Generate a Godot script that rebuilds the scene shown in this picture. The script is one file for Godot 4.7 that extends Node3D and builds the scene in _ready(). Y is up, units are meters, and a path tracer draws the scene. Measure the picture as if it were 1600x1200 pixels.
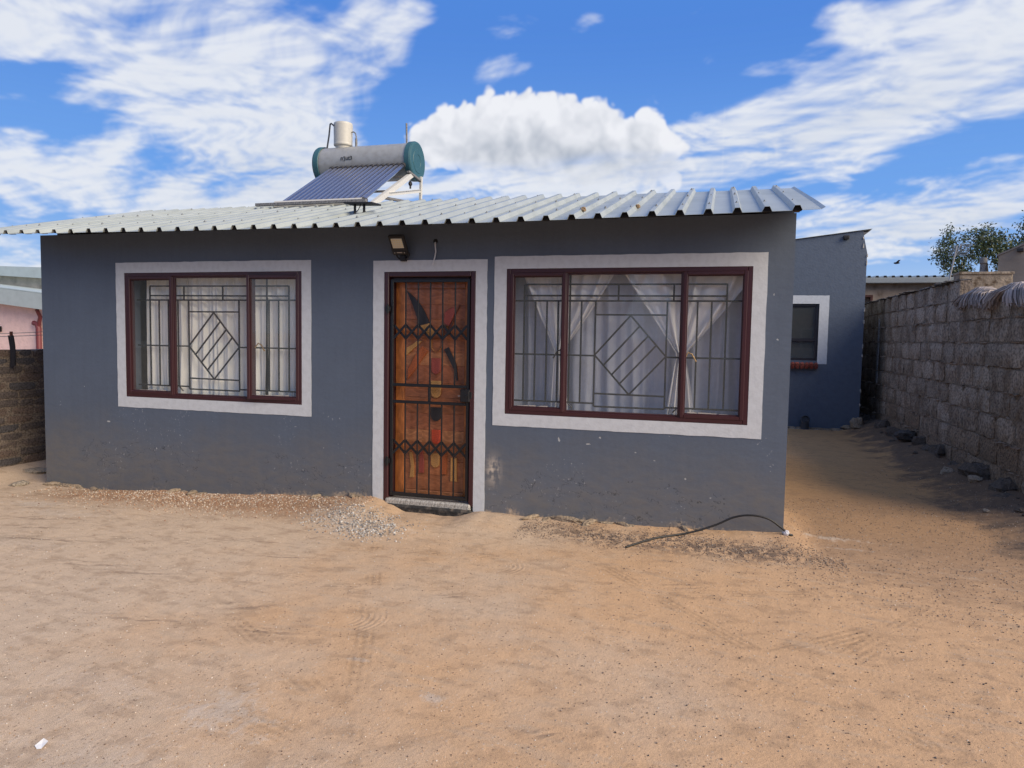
extends Node3D

# ------------------------------------------------------------------ mesh builder
class MB:
	var v := PackedVector3Array()
	var n := PackedVector3Array()
	var t := PackedVector2Array()
	var c := PackedColorArray()
	var col := Color.WHITE
	var xf := Transform3D.IDENTITY

	func _vert(p: Vector3, nn: Vector3) -> void:
		var q := xf * p
		var m := (xf.basis * nn).normalized()
		v.append(q)
		n.append(m)
		c.append(col)
		var a := m.abs()
		if a.y > a.x and a.y > a.z:
			t.append(Vector2(q.x, q.z))
		elif a.x > a.z:
			t.append(Vector2(q.z, -q.y))
		else:
			t.append(Vector2(q.x, -q.y))

	func poly(pts: Array, hint := Vector3.ZERO) -> void:
		var nn := Vector3.ZERO
		var k := pts.size()
		for i in k:
			var a: Vector3 = pts[i]
			var b: Vector3 = pts[(i + 1) % k]
			nn += a.cross(b)
		if nn.length_squared() < 1e-16:
			return
		nn = nn.normalized()
		var q := pts
		if hint != Vector3.ZERO and nn.dot(hint) < 0.0:
			q = pts.duplicate()
			q.reverse()
			nn = -nn
		for i in range(1, k - 1):
			_vert(q[0], nn)
			_vert(q[i + 1], nn)
			_vert(q[i], nn)

	func tri_n(p: Array, m: Array) -> void:
		var a: Vector3 = p[0]
		var b: Vector3 = p[1]
		var d: Vector3 = p[2]
		var mm: Vector3 = m[0] + m[1] + m[2]
		if (b - a).cross(d - a).dot(mm) > 0.0:
			_vert(p[0], m[0])
			_vert(p[2], m[2])
			_vert(p[1], m[1])
		else:
			_vert(p[0], m[0])
			_vert(p[1], m[1])
			_vert(p[2], m[2])

	func quad_n(p: Array, m: Array) -> void:
		tri_n([p[0], p[1], p[2]], [m[0], m[1], m[2]])
		tri_n([p[0], p[2], p[3]], [m[0], m[2], m[3]])

	func box(at: Vector3, size: Vector3, bevel := 0.0, b := Basis.IDENTITY) -> void:
		var h := size * 0.5
		if bevel <= 0.0:
			for ax in 3:
				for s in [-1.0, 1.0]:
					var nn := Vector3.ZERO
					nn[ax] = s
					var u := (ax + 1) % 3
					var w := (ax + 2) % 3
					var pts := []
					for q in [[-1, -1], [1, -1], [1, 1], [-1, 1]]:
						var p := Vector3.ZERO
						p[ax] = s * h[ax]
						p[u] = q[0] * h[u]
						p[w] = q[1] * h[w]
						pts.append(at + b * p)
					poly(pts, b * nn)
			return
		var be := minf(bevel, minf(h.x, minf(h.y, h.z)) * 0.9)
		var pt := func(ax: int, sg: Vector3) -> Vector3:
			var p := Vector3(sg.x * (h.x - be), sg.y * (h.y - be), sg.z * (h.z - be))
			p[ax] = sg[ax] * h[ax]
			return at + b * p
		for ax in 3:
			var u := (ax + 1) % 3
			var w := (ax + 2) % 3
			for s in [-1.0, 1.0]:
				var pts := []
				for q in [[-1, -1], [1, -1], [1, 1], [-1, 1]]:
					var sg := Vector3.ZERO
					sg[ax] = s
					sg[u] = q[0]
					sg[w] = q[1]
					pts.append(pt.call(ax, sg))
				var nn := Vector3.ZERO
				nn[ax] = s
				poly(pts, b * nn)
			for su in [-1.0, 1.0]:
				for sw in [-1.0, 1.0]:
					var s1 := Vector3.ZERO
					s1[u] = su
					s1[w] = sw
					s1[ax] = -1.0
					var s2 := s1
					s2[ax] = 1.0
					var nn := Vector3.ZERO
					nn[u] = su
					nn[w] = sw
					poly([pt.call(u, s1), pt.call(u, s2), pt.call(w, s2), pt.call(w, s1)], b * nn)
		for sx in [-1.0, 1.0]:
			for sy in [-1.0, 1.0]:
				for sz in [-1.0, 1.0]:
					var sg := Vector3(sx, sy, sz)
					poly([pt.call(0, sg), pt.call(1, sg), pt.call(2, sg)], b * sg)

	# a box between two corners
	func span(a: Vector3, b: Vector3, bevel := 0.0) -> void:
		box((a + b) * 0.5, (b - a).abs(), bevel)

	# a rectangular bar from a to b, w across and d along the other side
	func bar(a: Vector3, b: Vector3, w: float, d: float, up := Vector3.UP, bevel := 0.0) -> void:
		var z := (b - a).normalized()
		var x := up.cross(z)
		if x.length() < 0.01:
			x = Vector3.RIGHT.cross(z)
		x = x.normalized()
		var y := z.cross(x)
		box((a + b) * 0.5, Vector3(w, d, (b - a).length()), bevel, Basis(x, y, z))

	func tube(path: Array, r: float, sides := 8, caps := true, r2 := -1.0) -> void:
		var k := path.size()
		var prev := []
		var pn := []
		var x := Vector3.ZERO
		for i in k:
			var d: Vector3
			if i == 0:
				d = path[1] - path[0]
			elif i == k - 1:
				d = path[k - 1] - path[k - 2]
			else:
				d = (path[i + 1] - path[i]).normalized() + (path[i] - path[i - 1]).normalized()
			d = d.normalized()
			if x == Vector3.ZERO:
				x = d.cross(Vector3.UP if absf(d.y) < 0.9 else Vector3.RIGHT).normalized()
			else:
				x = (x - d * x.dot(d)).normalized()
			var y := d.cross(x)
			var ring := []
			var rn := []
			var rr := r if r2 < 0.0 else lerpf(r, r2, float(i) / (k - 1))
			for j in sides:
				var a := TAU * j / sides
				var m := x * cos(a) + y * sin(a)
				rn.append(m)
				ring.append(path[i] + m * rr)
			if i > 0:
				for j in sides:
					var q := (j + 1) % sides
					quad_n([prev[j], prev[q], ring[q], ring[j]], [pn[j], pn[q], rn[q], rn[j]])
			if caps and (i == 0 or i == k - 1):
				poly(ring, -d if i == 0 else d)
			prev = ring
			pn = rn

	# a solid of revolution: profile of (radius, along) pairs round the axis dir from at
	func lathe(at: Vector3, dir: Vector3, profile: Array, sides := 32) -> void:
		var d := dir.normalized()
		var x := d.cross(Vector3.UP if absf(d.y) < 0.9 else Vector3.RIGHT).normalized()
		var y := d.cross(x)
		for i in profile.size() - 1:
			var a: Vector2 = profile[i]
			var b: Vector2 = profile[i + 1]
			var e := b - a
			if e.length() < 1e-6:
				continue
			var out := Vector2(e.y, -e.x).normalized()
			for j in sides:
				var t0 := TAU * j / sides
				var t1 := TAU * (j + 1) / sides
				var m0 := x * cos(t0) + y * sin(t0)
				var m1 := x * cos(t1) + y * sin(t1)
				var n0 := m0 * out.x + d * out.y
				var n1 := m1 * out.x + d * out.y
				var p := [at + m0 * a.x + d * a.y, at + m1 * a.x + d * a.y, at + m1 * b.x + d * b.y, at + m0 * b.x + d * b.y]
				if a.x < 1e-5:
					tri_n([p[0], p[2], p[3]], [n0, n1, n0])
				elif b.x < 1e-5:
					tri_n([p[0], p[1], p[2]], [n0, n1, n1])
				else:
					quad_n(p, [n0, n1, n1, n0])

	# a flat outline in x and y pushed from z0 to z1 (z1 in front), its front edge chamfered
	func prism(outline: PackedVector2Array, z0: float, z1: float, chamfer := 0.0) -> void:
		var o := outline
		if Geometry2D.is_polygon_clockwise(o):
			o = o.duplicate()
			o.reverse()
		var top := o
		if chamfer > 0.0:
			var got := Geometry2D.offset_polygon(o, -chamfer)
			if got.size() == 1 and got[0].size() == o.size():
				top = got[0]
				# line the inner outline up with the outer one
				var best := 0
				for i in top.size():
					if top[i].distance_to(o[0]) < top[best].distance_to(o[0]):
						best = i
				var turned := PackedVector2Array()
				if Geometry2D.is_polygon_clockwise(top):
					top.reverse()
					best = top.size() - 1 - best
				for i in top.size():
					turned.append(top[(i + best) % top.size()])
				top = turned
			else:
				chamfer = 0.0
		var tris := Geometry2D.triangulate_polygon(top)
		for i in range(0, tris.size(), 3):
			var p := []
			for j in 3:
				var q := top[tris[i + j]]
				p.append(Vector3(q.x, q.y, z1))
			poly(p, Vector3.BACK)
		var k := o.size()
		for i in k:
			var a := o[i]
			var b := o[(i + 1) % k]
			var nn := Vector3(b.y - a.y, a.x - b.x, 0.0)
			poly([Vector3(a.x, a.y, z0), Vector3(b.x, b.y, z0), Vector3(b.x, b.y, z1 - chamfer), Vector3(a.x, a.y, z1 - chamfer)], nn)
			if chamfer > 0.0:
				var a2 := top[i]
				var b2 := top[(i + 1) % k]
				poly([Vector3(a.x, a.y, z1 - chamfer), Vector3(b.x, b.y, z1 - chamfer), Vector3(b2.x, b2.y, z1), Vector3(a2.x, a2.y, z1)], nn.normalized() + Vector3.BACK)

	# a lumpy stone
	func stone(at: Vector3, size: Vector3, r: RandomNumberGenerator, rings := 4, sides := 7, rough := 0.22) -> void:
		var grid := []
		var spin := Basis(Vector3.UP, r.randf() * TAU)
		for i in rings + 1:
			var row := []
			var la := PI * (float(i) / rings - 0.5)
			var pole := at + spin * (Vector3(0, sin(la), 0) * size * 0.5 * r.randf_range(0.8, 1.0))
			for j in sides:
				var a := TAU * (j + 0.5 * (i % 2)) / sides
				var k := 1.0 + r.randf_range(-rough, rough)
				row.append(pole if i == 0 or i == rings else at + spin * (Vector3(cos(la) * cos(a), sin(la), cos(la) * sin(a)) * size * 0.5 * k))
			grid.append(row)
		for i in rings:
			for j in sides:
				var q := (j + 1) % sides
				var p := [grid[i][j], grid[i][q], grid[i + 1][q], grid[i + 1][j]]
				var mid: Vector3 = (p[0] + p[1] + p[2] + p[3]) * 0.25 - at
				poly([p[0], p[1], p[2]], mid)
				poly([p[0], p[2], p[3]], mid)

	func commit() -> ArrayMesh:
		var a := []
		a.resize(Mesh.ARRAY_MAX)
		a[Mesh.ARRAY_VERTEX] = v
		a[Mesh.ARRAY_NORMAL] = n
		a[Mesh.ARRAY_TEX_UV] = t
		a[Mesh.ARRAY_COLOR] = c
		var m := ArrayMesh.new()
		m.add_surface_from_arrays(Mesh.PRIMITIVE_TRIANGLES, a)
		return m

# ------------------------------------------------------------------ naming helpers
var rng := RandomNumberGenerator.new()
var taken := {}
var M := {}

func numbered(p: Node, called: String) -> String:
	var key := "%d/%s" % [p.get_instance_id(), called]
	var k: int = taken.get(key, 0)
	taken[key] = k + 1
	return called if k == 0 else "%s_%03d" % [called, k]

func part(called: String, mesh: Mesh, m: Material, parent: Node, at := Transform3D.IDENTITY) -> MeshInstance3D:
	var o := MeshInstance3D.new()
	o.mesh = mesh
	o.material_override = m
	o.transform = at
	o.name = numbered(parent, called)
	parent.add_child(o, true)
	return o

func put(called: String, mb: MB, m: Material, parent: Node) -> MeshInstance3D:
	return part(called, mb.commit(), m, parent)

func holder(called: String, parent: Node) -> Node3D:
	var o := Node3D.new()
	o.name = numbered(parent, called)
	parent.add_child(o, true)
	return o

func tag(o: Node, label: String, category: String, group := "") -> void:
	o.set_meta("label", label)
	o.set_meta("category", category)
	if group:
		o.set_meta("group", group)

func thing(called: String, label: String, category: String, group := "") -> Node3D:
	var o := holder(called, self)
	tag(o, label, category, group)
	return o

# ------------------------------------------------------------------ materials
func lin(r: float, g: float, b: float) -> Color:
	return Color(r, g, b).linear_to_srgb()

func noise(s: int, freq: float, oct := 4, kind := FastNoiseLite.TYPE_SIMPLEX_SMOOTH, fractal := FastNoiseLite.FRACTAL_FBM) -> FastNoiseLite:
	var f := FastNoiseLite.new()
	f.seed = s
	f.noise_type = kind
	f.frequency = freq
	f.fractal_type = fractal
	f.fractal_octaves = oct
	f.fractal_gain = 0.55
	return f

func ntex(s: int, freq: float, oct: int, stops: Array, size := 512, kind := FastNoiseLite.TYPE_SIMPLEX_SMOOTH) -> NoiseTexture2D:
	var x := NoiseTexture2D.new()
	x.width = size
	x.height = size
	x.seamless = true
	x.noise = noise(s, freq, oct, kind)
	var g := Gradient.new()
	var off := PackedFloat32Array()
	var cols := PackedColorArray()
	for q in stops:
		off.append(q[0])
		cols.append(q[1])
	g.offsets = off
	g.colors = cols
	x.color_ramp = g
	return x

func grey(f: float) -> Color:
	return Color(f, f, f)

func mat(c: Color, rough := 0.8, metal := 0.0, tex: Texture2D = null, scale := 1.0, bump: Texture2D = null, bump_cm := 0.3) -> StandardMaterial3D:
	var m := StandardMaterial3D.new()
	m.albedo_color = c
	m.roughness = rough
	m.metallic = metal
	if tex or bump:
		m.uv1_triplanar = true
		m.uv1_world_triplanar = true
		m.uv1_scale = Vector3(scale, scale, scale)
	if tex:
		m.albedo_texture = tex
	if bump:
		m.heightmap_enabled = true
		m.heightmap_texture = bump
		m.heightmap_scale = bump_cm
	return m

# ------------------------------------------------------------------ sky
const SKY_W := 4096
const SKY_H := 2048
var sky_rows := []
var sky_cov := PackedFloat32Array()
var sky_cum := PackedFloat32Array()
var sky_grey := PackedFloat32Array()
var sky_sin := PackedFloat32Array()
var sky_cos := PackedFloat32Array()
var nz_a: FastNoiseLite
var nz_b: FastNoiseLite
var nz_c: FastNoiseLite
var nz_d: FastNoiseLite
var nz_e: FastNoiseLite
var nz_f: FastNoiseLite

# veils of high cloud: azimuth from north, height, long axis, short axis (degrees), share
const VEILS := [
	[-38.7, 20.3, 15.1, -0.8, -0.9, -4.5, 0.9], [-36.6, 15.2, 8.7, -2.3, -1.7, -4.7, 0.97], [-44.1, 16.3, 5.7, 1.8, 0.2, -1.4, 0.8], [-32.5, 11.1, 6.5, -1.3, -0.7, -2.8, 0.85], [-26.3, 23.4, 3.7, -0.9, -1.1, -2.8, 0.75],
	[-50.2, 18.9, 2.1, 0.5, -0.1, -2.2, 0.7], [-47.2, 10.1, 11.4, -1.3, -0.5, -2.6, 0.75], [-40.1, 9.2, 13.7, -1.1, -0.3, -1.8, 0.75], [-45.3, 12.8, 2.0, 0.2, 0.0, -1.1, 0.75], [-50.9, 14.3, 2.0, 0.0, -0.1, -0.7, 0.62],
	[-50.0, 12.7, 1.6, 0.2, 0.0, -0.6, 0.55], [-51.6, 7.0, 5.4, 1.1, 0.0, -0.6, 0.6], [-50.6, 4.8, 3.2, 0.2, 0.0, -1.7, 0.7], [-16.2, 11.3, 11.6, 0.0, 0.0, -2.8, 0.85], [-24.3, 11.1, 3.0, 0.1, 0.0, -2.9, 0.65],
	[1.0, 14.8, 7.7, 1.0, 0.7, -2.7, 0.98], [9.6, 16.6, 8.0, 1.9, 1.4, -3.7, 1.0], [17.1, 18.3, 5.0, 1.5, 1.8, -4.0, 1.0], [-4.2, 12.9, 7.5, 0.9, 0.3, -2.0, 0.95], [10.2, 21.3, 4.2, -1.4, -0.2, -1.5, 0.66],
	[15.1, 21.2, 4.2, -0.8, 0.1, -1.5, 0.72], [16.5, 10.2, 7.0, 1.0, 0.4, -1.8, 0.78], [12.8, 8.1, 9.1, 0.3, 0.3, -2.6, 0.88], [7.7, 12.1, 4.7, 0.9, 0.2, -0.5, 0.5], [8.4, 11.3, 1.0, -0.1, 0.0, -0.5, 0.75],
	[7.0, 10.3, 1.9, -0.1, 0.0, -0.5, 0.8], [-17.2, 24.0, 3.8, 0.0, 0.0, -1.6, 0.5], [-10.7, 23.2, 1.6, 0.2, 0.0, -0.8, 0.46], [-1.1, 20.7, 1.3, 0.3, 0.4, -0.8, 0.55], [-16.8, 20.2, 2.6, 0.3, 0.1, -0.8, 0.45],
	[3.1, 19.4, 2.6, 0.0, 0.1, -0.6, 0.52], [-26.3, 20.5, 3.4, 0.2, 0.0, -1.3, 0.5], [-5.6, 18.0, 0.7, 0.0, 0.0, -0.4, 0.55], [3.4, 10.6, 2.7, -0.1, 0.0, -0.9, 0.55]]
# the heaped cloud
const HEAPS := [[-15.6, 16.5, 4.4, 0.2, 0.1, -2.5, 1.0], [-10.2, 15.7, 4.0, -0.7, -0.3, -2.2, 0.95], [-13.2, 14.4, 9.0, -0.9, -0.2, -2.7, 1.0], [-17.5, 14.8, 4.0, 0.0, 0.0, -2.4, 0.9], [-20.3, 15.8, 2.0, 0.1, 0.0, -1.4, 0.9], [-6.4, 13.6, 3.6, -0.1, 0.1, -2.2, 0.85], [-22.8, 14.7, 1.6, 0.1, 0.0, -1.2, 0.8]]
# grey bellies of clouds
const BELLIES := [[-16.5, 14.6, 5.5, 0.0, 0.0, -1.5, 0.9], [-10.0, 13.8, 5.0, 0.0, 0.0, -1.5, 0.8], [10.0, 15.5, 7.0, 1.6, 1.0, -2.0, 0.45], [2.0, 13.6, 6.0, 0.8, 0.3, -1.2, 0.4], [-35.0, 11.0, 7.0, 0.0, 0.0, -3.0, 0.4], [14.0, 8.0, 7.0, 0.0, 0.0, -1.5, 0.4]]

func _field(list: Array, far: float) -> PackedFloat32Array:
	var im := Image.create(1024, 256, false, Image.FORMAT_RF)
	for y in 256:
		var el := 90.0 - (y + 0.5) / 256.0 * 90.0
		for x in 1024:
			var az := (x + 0.5) / 1024.0 * 360.0
			if az > 180.0:
				az -= 360.0
			var s := 0.0
			if az > -75.0 and az < 42.0 and el < 34.0:
				var keep := 1.0
				for q in list:
					var dx: float = az - q[0]
					var dy: float = el - q[1]
					var det: float = q[2] * q[5] - q[3] * q[4]
					var a: float = (dx * q[5] - dy * q[4]) / det
					var b: float = (dy * q[2] - dx * q[3]) / det
					var d2 := a * a + b * b
					if d2 < 5.0:
						keep *= 1.0 - q[6] * (exp(-0.75 * d2 * d2) if far > 0.0 else exp(-0.95 * d2))
				s = 1.0 - keep
			if far > 0.0:
				var inside := smoothstep(-74.0, -56.0, az) * (1.0 - smoothstep(24.0, 40.0, az)) * (1.0 - smoothstep(25.0, 33.0, el))
				var ea := deg_to_rad(el)
				var ra := deg_to_rad(az)
				var w := far + 0.55 * nz_d.get_noise_3d(cos(ea) * sin(ra) * 2.0, sin(ea) * 4.0, cos(ea) * cos(ra) * 2.0)
				s = lerpf(w, s, inside)
			im.set_pixel(x, y, Color(s, 0, 0))
	im.resize(SKY_W, SKY_H / 2, Image.INTERPOLATE_CUBIC)
	return im.get_data().to_float32_array()

func puff(x: float, y: float, z: float) -> float:
	var n1 := nz_c.get_noise_3d(x, y, z)
	var n2 := absf(nz_f.get_noise_3d(x, y, z))
	var n3 := absf(nz_f.get_noise_3d(x * 2.7 + 3.0, y * 2.7, z * 2.7))
	return 0.34 * n1 + 0.62 * (n2 - 0.22) + 0.30 * (n3 - 0.22)

func _sky_row(y: int) -> void:
	var row := PackedByteArray()
	row.resize(SKY_W * 3)
	var el := PI * 0.5 - (y + 0.5) / SKY_H * PI
	var se := sin(el)
	var ce := cos(el)
	var ed := rad_to_deg(el)
	var blue := Color(0.36, 0.55, 0.84).lerp(Color(0.165, 0.375, 0.82), smoothstep(1.0, 11.0, ed)).lerp(Color(0.085, 0.245, 0.70), smoothstep(9.0, 24.0, ed)).lerp(Color(0.05, 0.17, 0.52), smoothstep(24.0, 80.0, ed))
	var r := 1.0 / (se + 0.10)
	for x in SKY_W:
		var i := y * SKY_W + x
		var sx := sky_sin[x]
		var cx := sky_cos[x]
		var px := sx * ce * r
		var pz := cx * ce * r
		var wx := nz_a.get_noise_2d(px * 0.8 + 40.0, pz * 0.8)
		# drawn out along the wind, with a finer curdled layer on top
		var ux := px * 0.86 + pz * 0.5
		var uz := pz * 0.86 - px * 0.5
		var f := nz_b.get_noise_2d(ux * 0.85 + wx * 0.35, uz * 2.0 + wx * 0.5)
		var g := nz_e.get_noise_2d(px * 0.7 + wx * 0.3, pz * 0.9)
		var d := sky_cov[i] * 1.06 - 0.46 + f * 0.66 + g * 0.22
		var a := smoothstep(0.0, 0.62, d)
		a *= 0.80 + 0.16 * smoothstep(0.3, 0.9, d + 0.35 * g)
		# heaped cloud
		var cu := sky_cum[i]
		var b := 0.0
		var lit := 0.0
		if cu > 0.05:
			var p0 := puff(sx * ce, se, cx * ce)
			b = smoothstep(0.0, 0.17, cu * 1.25 - 0.58 + p0) * smoothstep(10.5, 14.0, ed + 3.0 * wx)
			if b > 0.0:
				lit = clampf(0.62 + 1.3 * (p0 - puff(sx * ce + 0.010, se + 0.020, cx * ce)), 0.0, 1.0)
		var sh: float = clampf(sky_grey[i] * (0.8 + 1.2 * wx) + 0.20 * (0.4 - f) - 0.25 * g, 0.0, 1.0)
		var w := Color(0.79, 0.82, 0.88).lerp(Color(0.50, 0.56, 0.67), clampf(sh * 0.8 + 0.10 * smoothstep(0.55, 1.1, d), 0.0, 1.0))
		var out := blue.lerp(w, a)
		if b > 0.0:
			var h := Color(0.87, 0.88, 0.92).lerp(Color(0.45, 0.49, 0.56), clampf(sky_grey[i] * 0.72 + 0.62 * (0.72 - lit), 0.0, 1.0))
			out = out.lerp(h, b * 0.97)
		out = out.lerp(Color(0.64, 0.71, 0.82), 0.55 * (1.0 - smoothstep(0.0, 7.0, ed)))
		out = out.linear_to_srgb()
		row[x * 3] = clampi(int(out.r * 255.0 + 0.5), 0, 255)
		row[x * 3 + 1] = clampi(int(out.g * 255.0 + 0.5), 0, 255)
		row[x * 3 + 2] = clampi(int(out.b * 255.0 + 0.5), 0, 255)
	sky_rows[y] = row

func make_sky() -> ImageTexture:
	nz_a = noise(11, 0.9, 3)
	nz_b = noise(12, 1.25, 6)
	nz_c = noise(13, 7.0, 4, FastNoiseLite.TYPE_SIMPLEX_SMOOTH)
	nz_d = noise(14, 0.8, 3)
	nz_e = noise(16, 10.0, 4)
	nz_f = noise(17, 13.0, 2)
	sky_cov = _field(VEILS, 0.62)
	sky_cum = _field(HEAPS, 0.0)
	sky_grey = _field(BELLIES, 0.0)
	sky_sin.resize(SKY_W)
	sky_cos.resize(SKY_W)
	for x in SKY_W:
		var az := (x + 0.5) / SKY_W * TAU
		sky_sin[x] = sin(az)
		sky_cos[x] = -cos(az)
	sky_rows.resize(SKY_H / 2)
	var job := WorkerThreadPool.add_group_task(_sky_row, SKY_H / 2)
	WorkerThreadPool.wait_for_group_task_completion(job)
	var all := PackedByteArray()
	for q in sky_rows:
		all.append_array(q)
	var low := PackedByteArray()
	low.resize(SKY_W * 3)
	for x in SKY_W:
		low[x * 3] = 120
		low[x * 3 + 1] = 104
		low[x * 3 + 2] = 88
	var block := PackedByteArray()
	for k in 32:
		block.append_array(low)
	for k in 32:
		all.append_array(block)
	sky_rows.clear()
	return ImageTexture.create_from_image(Image.create_from_data(SKY_W, SKY_H, false, Image.FORMAT_RGB8, all))

# ------------------------------------------------------------------ ground
const GX0 := -9.0
const GX1 := 4.0
const GZ0 := -11.0
const GZ1 := 5.4
const GPX := 2048
var g_rows := []
var g_high := []
var gn_big: FastNoiseLite
var gn_mid: FastNoiseLite
var gn_fine: FastNoiseLite
var gn_grit: FastNoiseLite
const FOOT := [[-6.85, -0.168], [-6.18, -0.175], [-4.98, -0.115], [-3.68, -0.045], [-2.99, -0.003], [-2.8, -0.05], [-2.62, -0.105], [-2.25, -0.115], [-1.9, -0.055], [-1.31, -0.06], [-0.55, -0.055], [-0.04, -0.04], [0.56, -0.01], [0.9, -0.06]]

func foot(x: float) -> float:
	if x <= FOOT[0][0]:
		return FOOT[0][1]
	for i in FOOT.size() - 1:
		if x < FOOT[i + 1][0]:
			return lerpf(FOOT[i][1], FOOT[i + 1][1], smoothstep(0.0, 1.0, (x - FOOT[i][0]) / (FOOT[i + 1][0] - FOOT[i][0])))
	return FOOT[-1][1]

func land(x: float, z: float) -> float:
	var h := -0.1 - 0.05 * smoothstep(-4.0, -7.0, x) * smoothstep(2.5, 0.0, z)
	if z < 1.2 and x < 0.9:
		h = lerpf(h, foot(x) + 0.008 * gn_mid.get_noise_2d(x * 3.0, 7.0), smoothstep(0.75, 0.0, z) * smoothstep(-1.6, -0.3, z) * (1.0 - smoothstep(0.56, 0.9, x)) * smoothstep(-7.6, -6.85, x))
	# heap of soil along the block wall
	var e := 2.92 - x + 0.16 * gn_mid.get_noise_2d(z * 1.4, 3.0)
	if z < 3.0:
		h += (0.15 + 0.09 * gn_mid.get_noise_2d(z * 0.8, 33.0)) * smoothstep(0.75, 0.02, e)
	h += 0.07 * smoothstep(0.5, 0.0, x + 7.7) * smoothstep(-8.4, -7.7, x)
	h += 0.045 * exp(-(pow((x + 2.95) / 0.42, 2.0) + pow((z - 0.48) / 0.30, 2.0)))
	h += 0.025 * exp(-(pow((x + 2.62) / 0.3, 2.0) + pow((z - 0.62) / 0.2, 2.0)))
	h += 0.022 * exp(-(pow((x - 0.9) / 0.35, 2.0) + pow((z + 0.25) / 0.09, 2.0)))
	h += 0.014 * gn_big.get_noise_2d(x, z) + 0.003 * gn_mid.get_noise_2d(x * 2.2, z * 2.2)
	return h

func seg_d(p: Vector2, a: Vector2, b: Vector2) -> Vector2:
	var ab := b - a
	var s := clampf((p - a).dot(ab) / ab.length_squared(), 0.0, 1.0)
	var q := a + ab * s
	var side := signf(ab.cross(p - a))
	return Vector2(p.distance_to(q) * side, s * ab.length())

# a tyre's print: its share at a place and the ribs' relief
const TRACKS := [[-0.95, 0.75, 0.85, 2.8, 0.07], [-3.6, 3.3, -0.7, 4.05, 0.10], [-3.4, 3.05, -0.5, 3.72, 0.08], [-6.3, 1.95, -1.2, 0.95, 0.09], [-5.4, 0.75, -1.6, 3.2, 0.08], [1.5, 0.9, -0.6, 3.9, 0.09], [-6.8, 2.3, -2.6, 1.05, 0.07], [-4.4, 2.6, 0.6, 1.15, 0.08], [-1.9, 4.2, 0.9, 1.6, 0.09], [-2.4, 1.1, -1.0, 4.2, 0.07]]
const ARCS := [[-1.98, 2.38, 0.30, -0.7, 0.8], [-1.42, 1.25, 0.24, -0.8, 0.9], [-2.62, 2.06, 0.26, -2.4, -0.9], [-3.1, 2.2, 0.2, -2.2, -1.0], [-2.2, 1.75, 0.22, -2.6, -1.4]]
const SCUFFS := [[-2.61, 2.40, 0.22, 0.07], [-4.07, 2.10, 0.30, 0.05], [-3.57, 2.14, 0.26, 0.05], [-2.26, 2.67, 0.18, 0.04], [-0.61, 3.18, 0.07, 0.04], [-5.4, 1.25, 0.35, 0.06], [-5.9, 0.95, 0.3, 0.05], [-2.9, 1.55, 0.25, 0.04], [-0.15, 1.25, 0.12, 0.05], [-3.0, 2.75, 0.25, 0.04], [-1.5, 1.9, 0.1, 0.03], [-4.8, 1.75, 0.35, 0.05], [-5.25, 1.5, 0.25, 0.06], [-3.4, 1.3, 0.3, 0.03]]
const PALES := [[-1.95, 3.42, 0.20, 0.17, 0.75], [-1.13, 3.05, 0.07, 0.05, 0.8], [-1.63, 2.82, 0.08, 0.02, 0.6], [-5.4, 1.05, 0.5, 0.14, 0.5], [-6.0, 0.85, 0.35, 0.12, 0.6], [-2.0, 3.9, 0.5, 0.2, 0.35], [0.95, -0.25, 0.34, 0.06, 0.75], [1.05, -0.02, 0.22, 0.03, 0.6], [-2.7, 0.72, 0.45, 0.16, 0.65], [-3.0, 0.5, 0.3, 0.2, 0.55], [-2.6, 3.4, 0.35, 0.1, 0.3], [-4.9, 1.9, 0.5, 0.12, 0.25], [0.35, 0.05, 0.12, 0.05, 0.3]]

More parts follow.
